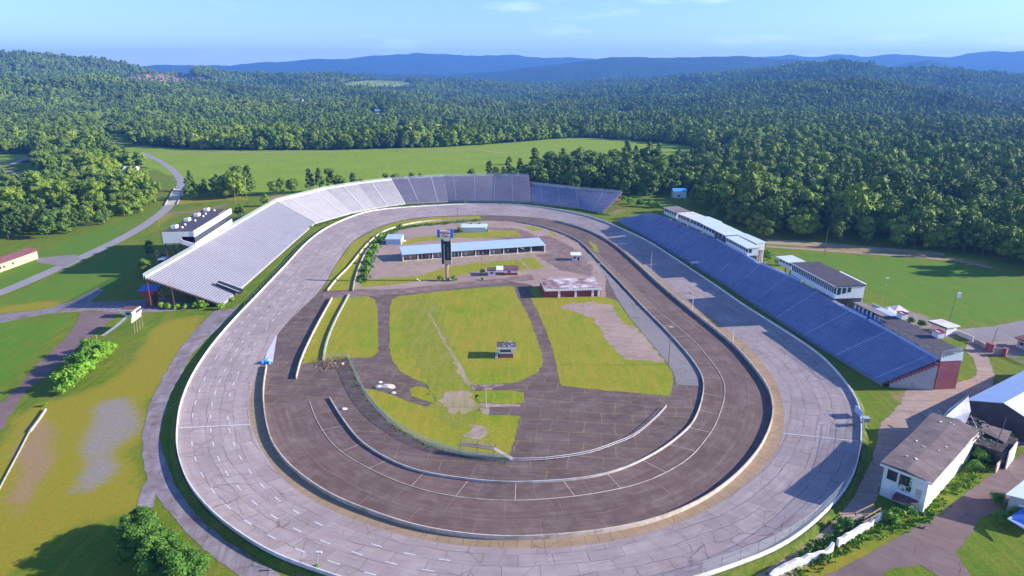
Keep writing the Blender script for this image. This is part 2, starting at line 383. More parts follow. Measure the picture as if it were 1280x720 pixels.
M['roof_black'] = flat('black_membrane_roof', (.075, .065, .085), .2, .3, .8)
M['roof_dark'] = flat('dark_brown_roof', (.105, .080, .085), .2, .25, .85, dirt=(.16, .13, .13))
M['roof_grey'] = flat('grey_brown_roof', (.25, .20, .20), .2, .3, .85, dirt=(.16, .12, .12))
M['roof_blue'] = flat('pale_blue_metal_roof', (.40, .54, .78), .06, .2, .5, .5, dirt=(.46, .52, .68))
M['roof_bluewhite'] = flat('blue_white_metal_roof', (.62, .72, .84), .06, .2, .5, .5)
M['roof_maroon'] = flat('maroon_roof', (.19, .075, .085), .2, .3, .85)
M['tan'] = flat('tan_siding', (.62, .47, .30), .08, .5, .8)
M['blue'] = flat('bright_blue_panel', (.06, .18, .62), .12, .5, .6, .4)
M['sky_blue'] = flat('sky_blue_plastic', (.08, .38, .80), .15, 1.5, .5, .4)
M['red'] = flat('deep_red_paint', (.42, .03, .04), .15, .6, .75, dirt=(.30, .05, .05))
M['sign_red'] = flat('bright_sign_red', (.75, .04, .04), .05, .5, .5)
M['brick'] = flat('red_brick', (.36, .10, .12), .15, .5, .85, dirt=(.28, .12, .13))
M['block'] = flat('grey_cinder_block', (.50, .48, .47), .1, .6, .85)
M['wood'] = flat('weathered_wood', (.40, .27, .17), .2, 1.0, .85)
M['pole'] = flat('brown_wooden_pole', (.20, .13, .09), .2, 1.0, .85)
M['black'] = flat('black_panel', (.02, .02, .03), .2, 1.0, .5, .4)
M['char'] = flat('charred_timber', (.035, .03, .035), .4, .8, .9, dirt=(.16, .13, .13))
M['ash'] = flat('ash_and_broken_board', (.26, .23, .23), .5, 1.6, .9, dirt=(.06, .05, .05))
M['rubble'] = flat('pale_rubble', (.62, .50, .44), .2, 1.2, .9)
M['bark'] = flat('tree_bark', (.11, .08, .06), .2, 1.0, .9)
M['fol_a'] = foliage('broadleaf_foliage', (.030, .080, .016), (.066, .135, .016), (.135, .200, .020))
M['fol_b'] = foliage('pine_foliage', (.036, .085, .022), (.052, .105, .020), (.075, .125, .018))
M['fol_c'] = foliage('bright_shrub_foliage', (.075, .200, .012), (.090, .230, .014), (.15, .27, .02))
M['fol_d'] = foliage('deep_green_shrub_foliage', (.040, .120, .014), (.055, .150, .016), (.085, .19, .02))
M['shingle'] = None
M['link'] = chainlink('chain_link_mesh', (.62, .74, .76), .34)
M['link2'] = chainlink('fine_chain_link_mesh', (.55, .62, .65), .16)
m, t, b = newmat('forest_canopy', .95, .1); p = pos(t)
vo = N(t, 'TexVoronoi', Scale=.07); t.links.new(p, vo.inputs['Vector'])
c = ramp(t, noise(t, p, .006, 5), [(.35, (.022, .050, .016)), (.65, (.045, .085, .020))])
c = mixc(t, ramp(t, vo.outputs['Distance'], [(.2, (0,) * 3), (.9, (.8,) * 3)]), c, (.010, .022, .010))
# logged slope and hill pasture, marked on the land itself
for an, cc in (('pasture', (.27, .34, .07)), ('logged', (.42, .25, .17)), ('grassland', (.12, .19, .02))):
    a = N(t, 'Attribute', attribute_name=an).outputs['Fac']
    mr = N(t, 'MapRange', interpolation_type='SMOOTHSTEP'); mr.inputs['From Min'].default_value = .4; mr.inputs['From Max'].default_value = .6
    t.links.new(mathn(t, 'ADD', a, mathn(t, 'MULTIPLY', mathn(t, 'SUBTRACT', noise(t, p, .03, 5), .5), .5)), mr.inputs['Value'])
    k = ramp(t, noise(t, p, .02, 5, .7), [(.3, tuple(x * .75 for x in cc)), (.7, tuple(x * 1.2 for x in cc))])
    c = mixc(t, mr.outputs[0], c, k)
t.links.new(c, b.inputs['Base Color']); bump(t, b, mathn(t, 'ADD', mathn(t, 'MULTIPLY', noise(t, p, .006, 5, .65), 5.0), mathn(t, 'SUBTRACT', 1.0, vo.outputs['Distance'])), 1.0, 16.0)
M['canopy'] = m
# roof shingles: courses with odd pieces, colour only
m, t, b = newmat('grey_brown_shingles', .9, .2); p = pos(t)
br = N(t, 'TexBrick', Scale=1.0); br.inputs['Brick Width'].default_value = 1.4; br.inputs['Row Height'].default_value = .45; br.inputs['Mortar Size'].default_value = .03
br.inputs['Color1'].default_value = (.14, .105, .105, 1); br.inputs['Color2'].default_value = (.19, .145, .14, 1); br.inputs['Mortar'].default_value = (.09, .07, .07, 1)
mpn = N(t, 'Mapping'); mpn.inputs['Rotation'].default_value = (0, 0, .62); t.links.new(p, mpn.inputs['Vector']); t.links.new(mpn.outputs[0], br.inputs['Vector'])
c = mixc(t, ramp(t, noise(t, p, .25, 6, .7), [(.4, (0,) * 3), (.7, (.7,) * 3)]), br.outputs['Color'], (.25, .195, .19))
t.links.new(c, b.inputs['Base Color']); M['shingle'] = m
m, t, b = newmat('patchy_red_white_roof', .9, .2); p = pos(t)
c = ramp(t, noise(t, p, .16, 6, .7), [(.38, (.17, .085, .085)), (.5, (.34, .25, .25)), (.57, (.55, .50, .52)), (.68, (.70, .68, .70))])
t.links.new(c, b.inputs['Base Color']); M['roof_patchy'] = m
# ------------------------------------------------------------------ terrain
PX = lambda L: [(float(a), float(b)) for a, b in L]
LAY = [  # distance, canopy skyline as seen from the drone (picture x, y)
 (2700, [(-300, 100), (0, 106), (100, 103), (200, 108), (300, 113), (450, 119), (600, 135), (700, 129), (850, 119), (960, 111), (1000, 107), (1080, 106), (1130, 109), (1180, 118), (1230, 126), (1280, 131), (1500, 138)], 12),
 (4300, [(-300, 66), (0, 67), (60, 68), (100, 74), (150, 82), (200, 91), (235, 97), (246, 88), (262, 89), (290, 96), (340, 99), (400, 96), (412, 94), (470, 99), (530, 104), (600, 108), (700, 113), (850, 102), (920, 93), (970, 85), (1010, 81), (1040, 80), (1070, 86), (1110, 92), (1150, 91), (1200, 88), (1240, 92), (1280, 98), (1500, 104)], 8),
 (8000, [(-300, 92), (200, 93), (290, 96), (560, 94), (630, 88), (690, 80), (735, 76), (765, 73), (800, 72.5), (850, 71.5), (930, 72.5), (1000, 77), (1060, 87), (1100, 88), (1140, 79), (1155, 76), (1180, 82), (1210, 88), (1280, 93), (1500, 95)], 0),
 (12500, [(-300, 78), (180, 82), (210, 80), (290, 82), (360, 78), (420, 73), (450, 71), (470, 68), (520, 67), (570, 70), (620, 71), (640, 70), (700, 74), (760, 77), (840, 76), (940, 72), (985, 69), (1010, 71), (1045, 67), (1080, 70), (1120, 69), (1150, 70), (1180, 71), (1200, 68), (1240, 66), (1280, 67), (1500, 70)], 0)]
def zfor(u, y, D):
    a = (u - 640) / FPX; b = (360 - y) / FPX
    return CAM_H + D * (-SP + b * CP) / np.sqrt(a * a + (CP + b * SP) ** 2)
def terrain(X, Y):
    X = np.asarray(X, float); Y = np.asarray(Y, float)
    D = np.hypot(X, Y); az = np.arctan2(X, np.maximum(Y, 1e-3)); az = np.clip(az, -.95, .95)
    u = 640 + FPX * np.tan(az) / 1.0 / CP * (1 - .0) * (CP * CP + .0) / CP if False else 640 + FPX * np.tan(az) * (CP + .315 * SP)
    rs = [1150.0]; zs = [np.zeros_like(D)]
    prev = np.zeros_like(D)
    for (d, prof, tr) in LAY:
        pu, py = zip(*prof); z = zfor(u, np.interp(u, pu, py), d) - tr
        rs.append(rs[-1] + (d - rs[-1]) * .55); zs.append(np.minimum(prev, z) * .35 + prev * .15 + (z * .12))
        rs.append(float(d)); zs.append(z); prev = z
    rs.append(17000.0); zs.append(prev * .3)
    out = np.zeros_like(D)
    for i in range(len(rs) - 1):
        k = (D >= rs[i]) & (D < rs[i + 1]); t = np.clip((D - rs[i]) / (rs[i + 1] - rs[i]), 0, 1); t = t * t * (3 - 2 * t)
        out = np.where(k, zs[i] * (1 - t) + zs[i + 1] * t, out)
    out = np.where(D >= rs[-1], zs[-1], out)
    g = np.clip((D - 1200) / 1500, 0, 1)
    out = out + g * (wn(X, Y, 340, 3) * 34 * np.clip(1.5 - D / 5500, .35, 1) + wn(X, Y, 700, 5) * 22 * np.clip((D - 2500) / 3000, 0, 1) + wn(X, Y, 140, 8) * 4 + (wn(X, Y, 380, 11) * 22 + wn(X, Y, 1100, 12) * 26) * np.clip((D - 6000) / 3000, 0, 1))
    out = np.where((D < 1200) , 0, out)
    return out
MEADOW = GN([(128, 170), (132, 190), (150, 204), (190, 209), (222, 220), (236, 238), (300, 238), (338, 243), (470, 240), (575, 236), (600, 231), (650, 222), (700, 210), (760, 208), (862, 206), (880, 192), (860, 182), (800, 176.5), (735, 172.5), (690, 174), (650, 178), (560, 184), (440, 187.5), (320, 188), (250, 187), (200, 185), (165, 179), (160, 170)])
# far land: one polar sheet to the horizon
na, nr = 620, 300
az = np.linspace(-1.05, 1.05, na); rr = np.exp(np.linspace(math.log(140), math.log(13700), nr))
A_, R_ = np.meshgrid(az, rr); X_ = R_ * np.sin(A_); Y_ = R_ * np.cos(A_)
Z_ = terrain(X_, Y_)
inner = (np.abs(X_) < 400) & (Y_ > 50) & (Y_ < 760)
Z_ = np.where(inner, -1.2, Z_ - .05)
V = np.stack([X_, Y_, Z_], -1).reshape(-1, 3)
ii = (np.arange(nr - 1)[:, None] * na + np.arange(na - 1)[None]).ravel()
F = np.stack([ii, ii + 1, ii + na + 1, ii + na], 1)
def grid_obj(name, V, F, mat, attrs):
    me = bpy.data.meshes.new(name); me.vertices.add(len(V)); me.vertices.foreach_set('co', V.astype(np.float32).ravel())
    me.loops.add(F.size); me.loops.foreach_set('vertex_index', F.astype(np.int32).ravel()); me.polygons.add(len(F))
    me.polygons.foreach_set('loop_start', np.arange(0, F.size, 4, dtype=np.int32)); me.polygons.foreach_set('use_smooth', np.ones(len(F), bool))
    me.update(calc_edges=True)
    for k, v in attrs.items():
        a = me.attributes.new(k, 'FLOAT', 'POINT'); a.data.foreach_set('value', v.astype(np.float32).ravel())
    me.materials.append(mat); o = bpy.data.objects.new(name, me); COL.objects.link(o); return o
PAST = np.array([tuple(G(x, y, z)) for x, y, z in ((0, 0, 0),)]) if False else None
def skyzone(x0, x1, y0, y1, D0, D1, X, Y, Z):
    "land at D0..D1 that the drone sees inside this window"
    a = X; dep = Y * CP - (Z - CAM_H) * SP; up = Y * SP + (Z - CAM_H) * CP
    px = 640 + FPX * X / dep; py = 360 - FPX * up / dep; D = np.hypot(X, Y)
    return px, py, D
px, py, DD = skyzone(0, 0, 0, 0, 0, 0, X_, Y_, Z_)
def ell(px, py, cx, cy, rx, ry): return np.clip(1.5 - np.sqrt(((px - cx) / rx) ** 2 + ((py - cy) / ry) ** 2), 0, 1)
CLR = ((555, 158, 15, 3.5), (132, 152, 16, 3), (500, 159, 8, 2.5), (897, 185, 14, 3), (372, 126, 12, 2), (472, 143, 8, 2.5), (1050, 187, 12, 2.5), (780, 140, 10, 2))
past = ell(px, py, 472, 105, 42, 4.5) * ((DD > 2000) & (DD < 5200)); 
for c_ in CLR: past = np.maximum(past, ell(px, py, *c_) * (DD < 2700) * (DD > 1000))
logg = ell(px, py, 205, 99, 48, 7) * ((DD > 1700) & (DD < 5600))
mead = inpoly(X_, Y_, MEADOW) * 1.0
for L_ in ((740, 190, 810, 183),): pass
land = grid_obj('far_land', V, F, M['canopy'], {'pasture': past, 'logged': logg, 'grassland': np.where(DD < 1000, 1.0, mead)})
tag(land, 'wooded hills and valleys rising to the horizon', None, None, 'structure')
# near ground
gx = np.arange(-402, 402.1, 1.5); gy = np.arange(48, 1190, 1.5)
gy = np.r_[np.arange(48, 700, 1.4), np.arange(700, 764, 2.0)]
GX, GY = np.meshgrid(gx, gy)
wx = GX + wn(GX, GY, 9, 2) * 2.2; wy = GY + wn(GY, GX, 8, 5) * 2.2
def zone(*polys):
    o = np.zeros(GX.shape)
    for P in polys: o = np.maximum(o, inpoly(wx, wy, GN(P)) * 1.0)
    # soften
    for _ in range(12): o[1:-1, 1:-1] = (o[1:-1, 1:-1] * 2 + o[:-2, 1:-1] + o[2:, 1:-1] + o[1:-1, :-2] + o[1:-1, 2:]) / 6
    return o
dry = zone([(0, 545), (30, 505), (75, 500), (140, 475), (200, 400), (262, 392), (235, 440), (190, 505), (178, 560), (178, 640), (90, 660), (20, 720), (-60, 760), (-60, 620)],
           [(-20, 392), (20, 392), (70, 384), (90, 376), (60, 375), (-20, 383)], [(208, 257), (290, 250), (310, 252), (310, 246), (225, 246)],
           [(962, 303), (1080, 314), (1180, 322), (1240, 334), (1240, 327), (1180, 318), (1080, 308), (962, 302)], [(990, 700), (1130, 655), (1175, 640), (1150, 650), (1120, 690), (1000, 760)],
           [(1040, 380), (1100, 402), (1160, 418), (1240, 425), (1190, 408), (1120, 392), (1060, 372)], [(180, 300), (200, 268), (225, 262), (210, 275)])
dry = dry * .84
gravel = zone([(118, 503), (150, 495), (172, 508), (172, 540), (150, 560), (148, 590), (115, 618), (92, 622), (96, 590), (105, 545)],
              [(955, 356), (1005, 372), (1045, 384), (1005, 366), (965, 350)], [(1085, 398), (1125, 383), (1160, 395), (1180, 410), (1210, 425), (1180, 425), (1130, 405)])
gravel *= .82
dirt = zone([(24, 540), (50, 505), (75, 540), (60, 600), (30, 650), (0, 670), (0, 640)], [(1100, 490), (1140, 487), (1175, 487), (1175, 500), (1160, 512), (1130, 505)],
            [(335, 258), (420, 238), (560, 224), (775, 240), (770, 233), (560, 218), (400, 231), (330, 247)], [(225, 690), (262, 700), (300, 730), (280, 740), (230, 720), (205, 640), (212, 628), (222, 660)], [(755, 272), (775, 268), (785, 262), (770, 260)])
dirt = np.maximum(dirt * .8, zone([(958, 305), (1080, 316), (1190, 324), (1240, 334), (1236, 331), (1190, 321), (1080, 313), (962, 303)]))
lush = zone([(-40, 400), (20, 398), (95, 394), (96, 402), (60, 440), (0, 500), (-40, 520)], [(0, 330), (120, 285), (180, 268), (150, 300), (70, 340), (-20, 372)], [(-20, 380), (60, 350), (160, 310), (190, 300), (180, 340), (130, 372), (60, 376), (-20, 392)],
            [(980, 312), (1080, 318), (1190, 328), (1280, 346), (1330, 390), (1260, 400), (1200, 408), (1120, 385), (1060, 350)], [(880, 700), (1000, 655), (1060, 600), (1090, 520), (1110, 520), (1085, 610), (1020, 670), (920, 720)])
lush = np.maximum(lush, zone([(960, 735), (1000, 712), (1060, 684), (1120, 650), (1160, 645), (1230, 590), (1290, 555), (1285, 545), (1210, 590), (1150, 640), (1100, 655), (1040, 690), (960, 722)])); lush *= .58
V = np.stack([GX, GY, 0 * GX], -1).reshape(-1, 3); na = len(gx); nr = len(gy)
ii = (np.arange(nr - 1)[:, None] * na + np.arange(na - 1)[None]).ravel(); F = np.stack([ii, ii + 1, ii + na + 1, ii + na], 1)
grd = grid_obj('ground', V, F, M['ground'], {'dry': dry, 'gravel': gravel, 'dirt': dirt, 'lush': lush})
tag(grd, 'grass and bare ground around the speedway', None, None, 'structure')
mm = MB(); mm.face([(-1500, -900, -1.5), (1500, -900, -1.5), (1500, 200, -1.5), (-1500, 200, -1.5)])
solo(mm, 'ground', M['ground'], 'ground under and behind the drone', None, None, 'structure')
# the meadow beyond the far grandstand
mp_ = sheet(MEADOW, 0.0, 0); 
zz = np.array(mp_.v); 
def meadow_sheet():
    xs = np.arange(-560, 330, 7.0); ys = np.arange(560, 1300, 7.0); X, Y = np.meshgrid(xs, ys)
    ins = inpoly(X, Y, MEADOW); m = MB(); T = terrain(X, Y)
    idx = {}
    for j in range(len(ys) - 1):
        for i in range(len(xs) - 1):
            if ins[j, i] or ins[j + 1, i] or ins[j, i + 1] or ins[j + 1, i + 1]:
                q = []
                for (a, b_) in ((i, j), (i + 1, j), (i + 1, j + 1), (i, j + 1)):
                    if (a, b_) not in idx: idx[(a, b_)] = len(m.v); m.v.append((xs[a], ys[b_], T[b_, a] + .12))
                    q.append(idx[(a, b_)])
                m.f.append(tuple(q))
    return m
M['meadow'] = grassmat('mown_meadow', (.17, .30, .010), (.25, .36, .012), (.38, .34, .05), .52, .8, False, .25)
solo(meadow_sheet(), 'meadow', M['meadow'], 'bright green mown meadow behind the far grandstand', None, None, 'structure', smooth=True)

# ------------------------------------------------------------------ roads and lanes (sheets a few mm proud)
def patch(name, pts, z, mat, rag=.3, label=None, curve=False, step=1.5):
    o = solo(sheet(GN(pts), z, rag, step, curve), name, M[mat], label, None, None, 'structure'); return o
def strip(name, pts, width, z, mat, label=None, closed=False, rag=0.0):
    P = resample(GN(pts), 3, closed, 2); N2 = normals2(P, closed); m = MB(); s = 0; uv = []
    for i, p in enumerate(P):
        if i: s += np.linalg.norm(P[i] - P[i - 1])
        wv = width if not callable(width) else width(i / (len(P) - 1))
        r1, r2 = (random.uniform(-rag, rag), random.uniform(-rag, rag))
        m.v += [(p[0] + N2[i][0] * (wv / 2 + r1), p[1] + N2[i][1] * (wv / 2 + r1), z), (p[0] - N2[i][0] * (wv / 2 + r2), p[1] - N2[i][1] * (wv / 2 + r2), z)]; uv += [(s, 0), (s, wv)]
        if i: k = 2 * i; m.f.append((k - 2, k - 1, k + 1, k))
    return solo(m, name, M[mat], label, None, None, 'structure', uv=uv)
strip('road', [(-60, 385), (0, 366), (75, 334), (140, 304), (175, 285), (200, 268), (214, 254), (222, 240)], 7.6, .03, 'road', 'country road running past the left grandstand')
strip('road', [(224, 236), (226, 226), (216, 213), (204, 204), (190, 197), (176, 191)], 7.6, .20, 'road', 'country road curving away beyond the bridge')
strip('road', [(160, 190), (176, 191), (240, 190.5), (330, 191), (445, 189), (545, 187), (595, 187), (616, 190.5), (640, 191.5)], 5.5, .16, 'dirt', 'pale farm track along the far side of the meadow')
strip('dirt_track', [(957, 308), (1000, 311), (1080, 316.5), (1150, 321.5), (1205, 327.5), (1240, 335)], 4.5, .05, 'dirt', 'tan dirt track along the wood edge beyond the right field')
patch('verge', [(957, 305), (1000, 307), (1060, 311), (1120, 315), (1180, 320), (1180, 316), (1120, 311), (1060, 306), (1000, 301), (957, 299)], .045, 'drygrass2', 1.0, 'straw coloured verge above the dirt track', False, 3)
patch('clearing', [(-60, 196), (10, 193), (34, 193), (38, 200), (10, 203), (-60, 206)], .03, 'meadow', 1.0, 'small bright clearing in the left wood', False, 4)
strip('road', [(-60, 209), (0, 207.5), (20, 203), (36, 196)], 7, .05, 'road', 'bit of grey road crossing the clearing in the left wood')
patch('clearing', [(-40, 214), (10, 213), (32, 216), (34, 222), (0, 226), (-40, 226)], .03, 'dirt', 1.5, 'bare orange ground in the left wood clearing', False, 4)
strip('road', [(208, 266), (235, 266), (262, 261), (285, 255)], 6.5, .038, 'dirtroad', 'dirt turn-off leading behind the press box')
patch('road', [(-30, 398), (0, 393), (30, 390), (60, 386), (90, 376), (122, 360), (130, 363), (112, 378), (160, 376), (200, 372), (260, 384), (200, 390), (152, 392), (120, 388), (60, 392), (0, 404), (-30, 408)], .042, 'lane', .3, 'brown lane passing under the end of the left grandstand')
patch('road', [(100, 390), (98, 400), (84, 421), (45, 457), (25, 482), (0, 505), (-60, 560), (-60, 605), (0, 540), (12, 520), (32, 490), (60, 468), (88, 445), (120, 415), (142, 397), (150, 390)], .046, 'redroad', .5, 'patched brown lane going down the left edge')
patch('driveway', [(46, 323), (84, 319), (96, 318), (100, 324), (80, 334), (60, 330), (46, 328)], .040, 'pitlane', .4, 'grey driveway between long tan building and road')
patch('access_lane', [(268, 388), (292, 386), (300, 378), (294, 392), (257, 425), (241, 442), (228, 466), (214, 490), (203, 528), (199, 545), (206, 575), (217, 602), (233, 628), (252, 650), (280, 674), (320, 700), (360, 724), (400, 745), (430, 775), (400, 790), (350, 760), (300, 722), (264, 694), (230, 664), (212, 640), (195, 618), (193, 634), (170, 636), (176, 612), (185, 600), (178, 572), (178, 545), (186, 505), (205, 470), (222, 440), (245, 412)], .05, 'lane', .35, 'cracked access lane outside the racing surface wall')
strip('old_kerb', [(128, 420), (150, 404), (165, 388)], 1.6, .055, 'wall_grey', 'grey path leading to the ticket booth')
# right-hand side
patch('road', [(1000, 740), (1035, 718), (1090, 690), (1150, 655), (1175, 640), (1200, 622), (1240, 592), (1290, 560), (1340, 545), (1360, 580), (1300, 600), (1262, 632), (1225, 648), (1215, 665), (1195, 690), (1215, 725), (1190, 730), (1150, 706), (1115, 712), (1080, 735), (1040, 770)], .04, 'redroad', .3, 'reddish brown service road at lower right')
patch('driveway', [(1135, 487), (1180, 484), (1222, 470), (1219, 452), (1205, 435), (1215, 420), (1240, 425), (1330, 420), (1330, 440), (1260, 446), (1235, 444), (1243, 470), (1238, 488), (1225, 505), (1200, 515), (1300, 545), (1280, 560), (1180, 520), (1120, 560), (1085, 650), (1030, 690), (1000, 715), (940, 760), (880, 780), (900, 745), (970, 705), (1025, 665), (1065, 625), (1090, 575), (1100, 530), (1125, 505)], .036, 'gravel', .5, 'dusty lane curving around the end of the right grandstand')
patch('road', [(1195, 412), (1240, 408), (1280, 400), (1380, 380), (1380, 425), (1290, 425), (1240, 428), (1215, 424)], .045, 'pitlane', .4, 'pale gravel drive beside the green field on the right')

# ------------------------------------------------------------------ the racing oval
def zo(y): return float(np.interp(y, [255, 285, 330, 400, 470, 540, 760], [2.2, 1.8, 1.1, 1.0, 1.1, 1.3, 1.3]))
OUT = [(640, 256), (597, 255.3), (570, 255.8), (520, 258.5), (470, 263), (440, 271), (407, 286), (382, 305), (357, 332), (335, 355), (320, 371), (295, 397), (265, 432), (240, 470), (225, 507), (221, 535), (220, 555), (225, 580), (235, 605), (252, 628), (275, 651), (300, 669), (325, 685), (352, 699), (392, 713), (450, 732), (520, 746), (600, 755), (680, 755), (760, 748), (830, 735), (880, 721), (915, 709), (960, 692), (982, 681), (1010, 661), (1032, 641), (1052, 620), (1067, 595), (1075, 567), (1077, 540), (1075, 512), (1065, 490), (1045, 464), (1022, 442), (990, 420), (960, 401), (927, 380), (900, 361), (870, 341), (840, 321), (810, 302), (780, 287.5), (755, 277), (725, 268), (685, 260.5), (661, 257.5)]
INN = [(640, 687), (607, 686), (545, 680), (500, 670), (460, 657), (420, 642), (385, 625), (357, 602), (335, 577), (320, 552), (311, 522), (311, 500), (319, 470), (330, 448), (347, 417), (374, 388), (402, 362), (420, 330), (442, 301), (470, 285), (500, 275.5), (540, 270.5), (600, 269), (645, 270), (680, 273), (705, 277.5), (724, 283), (749, 293), (772, 307), (798, 327), (826, 350), (858, 376), (888, 396), (920, 420), (948, 446), (968, 474), (979, 500), (981, 530), (976, 556), (962, 580), (947, 592), (922, 615), (890, 636), (860, 651), (815, 667), (760, 679), (700, 686)]
W1 = [(695, 275), (722, 282), (747, 292), (770, 306), (795, 327), (820, 350), (852, 377), (890, 407), (920, 432), (943, 458), (960, 482), (966, 502), (966, 520), (958, 543), (945, 565), (920, 592), (890, 615), (852, 635), (810, 650), (755, 661), (702, 667), (640, 670), (590, 667), (540, 660), (500, 650), (460, 636), (420, 620), (387, 600), (362, 580), (347, 562), (337, 544), (330, 510), (329, 482), (333, 455)]
W2 = [(415, 371), (395, 407), (377, 445), (370, 470)]
W3 = [(645, 276), (677, 282), (707, 292), (727, 303), (750, 327), (770, 347), (800, 379), (825, 404), (845, 425), (864, 447), (877, 467), (880, 482), (876, 504), (866, 528), (852, 541), (835, 555), (810, 570), (780, 584), (740, 595), (690, 600), (640, 602), (595, 599), (545, 592), (510, 584), (475, 567), (450, 550), (433, 529), (420, 510), (412, 496)]
CC = [(690, 291), (735, 309), (765, 335), (795, 362), (820, 387), (845, 407), (868, 427), (886, 448), (900, 467), (906, 482), (905, 500), (894, 532), (880, 552), (865, 570), (840, 587), (802, 604), (760, 614), (715, 621), (640, 626), (570, 621), (520, 610), (480, 595), (445, 577), (420, 560), (405, 541), (394, 522), (387, 502)]
out3 = resample(np.array([tuple(G(x, y, zo(y))) for x, y in OUT]), 2.5, True, 6)
inn3 = resample(GN(INN, .03), 2.5, True, 4)
trk = ribbon(out3, inn3, True, 0.0, 7, 30)
# slight dishing of the banking
track = solo(trk, 'racing_track', M['track'], 'cracked pale asphalt racing oval', None, None, 'structure', uv=trk.uv, smooth=True)
# outer wall
wall = solo(sweep(out3, [(0.0, -.6), (0.0, 1.05), (-.55, 1.05), (-.55, -.6)] if False else [(.24, -.3), (.24, .78), (-.02, .78), (-.02, -.3)], True), 'retaining_wall', M['wall_white'], 'long white concrete wall around the outside of the racing oval', 'wall')
Nn = normals2(out3, True); cen = out3[:, :2].mean(0)
sgn = np.sign(((out3[:, :2] - cen) * Nn).sum(1).mean())     # +1 when the normal points outwards
emb = MB(); n = len(out3)
for i in range(n):
    o = out3[i]; k = .7 * o[2] + .3 + .3 * wn(o[0], o[1], 9, 3)
    for (d, z) in ((.3, o[2] - .15), (.8, o[2] - .25), (.8 + k * .55, o[2] * .45), (.8 + k, -.15)):
        emb.v.append((o[0] + sgn * Nn[i][0] * d, o[1] + sgn * Nn[i][1] * d, z))
for i in range(n):
    for j in range(3):
        a, b_ = i * 4 + j, ((i + 1) % n) * 4 + j; q = (a, b_, b_ + 1, a + 1); emb.f.append(q if sgn < 0 else tuple(reversed(q)))
solo(emb, 'embankment', M['bank_grass'], 'grassy bank sloping down outside the oval wall', None, None, 'structure', smooth=True)
# infield pavement under everything inside
solo(sheet(inn3, .012), 'infield_pavement', M['pavement'], 'dark brown broken pavement of the infield', None, None, 'structure')
def wallsweep(pts, label, mat, h=.95, wd=.5, z=0.0, cat='wall'):
    P = resample(GN([(x, y) for x, y in pts], z), 2.5, False, 5)
    # traced along the top: shift to the foot
    Q = np.array([tuple(Vector((0, 0, CAM_H)) + (Vector(p) + Vector((0, 0, -z)) - Vector((0, 0, CAM_H))) * ((CAM_H - h) / CAM_H)) for p in P]); Q[:, 2] = 0
    return solo(sweep(Q, [(wd / 2, -.1), (wd / 2, h), (-wd / 2, h), (-wd / 2, -.1)]), 'concrete_wall', M[mat], label, cat), Q
w1o, W1q = wallsweep(W1, 'white topped concrete wall curving between the racing oval and the dark pit pavement', 'wall_cream', 1.15, .32)
w2o, W2q = wallsweep(W2, 'short cream concrete wall beside the left strip of infield grass', 'wall_cream', 1.15, .32)
w3o, W3q = wallsweep(W3, 'white pit wall curving round the near end inside the dark pavement', 'wall_pit', .65, .28)
wallsweep([(409, 362), (422, 346), (437, 331), (460, 303), (480, 288), (510, 279), (545, 274.5), (590, 273.5)], 'cream concrete wall along the inside of the far left bend', 'wall_cream', .9, .55)
wallsweep([(436, 367), (428, 382), (420, 397), (412, 415), (406, 434), (404, 449)], 'weathered grey rail crossing the narrow infield grass strip', 'wall_grey', .8, .6)
wallsweep([(441, 362), (445, 343), (455, 318), (465, 305)], 'dull grey rail hidden in weeds at the left of the paddock', 'wall_grey', .8, .5)
wallsweep([(37, 538), (22, 567), (0, 608), (-30, 668)], 'low grey guardrail in the dry grass at the left edge', 'wall_grey', .4, .22)
wallsweep([(57, 510), (48, 524), (37, 538)], 'weed covered upper end of the grey guardrail', 'wall_grey', .7, .4)
# strips between walls
w1c = W1q.copy(); w1c[:, 2] = .022; cc3 = resample(GN(CC, .022), 2.5, False, 4); w3c = W3q.copy(); w3c[:, 2] = .022
def rb(name, a, b_, z, mat, label):
    r = ribbon(a, b_, False, 0.0, 2, 12); r.v = [(v[0], v[1], z) for v in r.v]
    return solo(r, name, M[mat], label, None, None, 'structure', uv=r.uv)
rb('apron', w1c, inn3, .024, 'apron', 'rust stained concrete apron outside the pit wall')
rb('pit_pavement', cc3, w1c, .026, 'dark', 'outer lane of the dark pit pavement')
inner_c = cc3
rb('pit_pavement', w3c, cc3, .03, 'dark', 'inner lane of the dark pit pavement')
# brown tinted part of the inner lane on the right side
k0 = int(len(w3c) * .18); k1 = int(len(w3c) * .45)
rb('pit_pavement', w3c[k0:k1], cc3, .034, 'rust', 'rust coloured stretch of the inner pit lane')
solo(sweep(cc3, [(.1, 0.02), (.1, .12), (-.1, .12), (-.1, 0.02)]), 'kerb', M['wall_cream'], 'thin pale kerb between the two pit lanes', None, None, 'structure')
# radial joints across the inner pit lane
jt = MB()
for i in range(6, len(w3c) - 4, 5):
    a = w3c[i]; j = np.argmin(((cc3[:, :2] - a[:2]) ** 2).sum(1)); b_ = cc3[j]
    if 5 < np.linalg.norm(a - b_) < 18:
        d = (b_ - a) / np.linalg.norm(b_ - a); nn = np.array([-d[1], d[0], 0]) * .075
        jt.face([(*(a + nn)[:2], .040), (*(a - nn)[:2], .040), (*(b_ - nn)[:2], .040), (*(b_ + nn)[:2], .040)])
solo(jt, 'joint_strips', M['wall_cream'], 'pale joints across the inner pit lane', None, None, 'stuff')
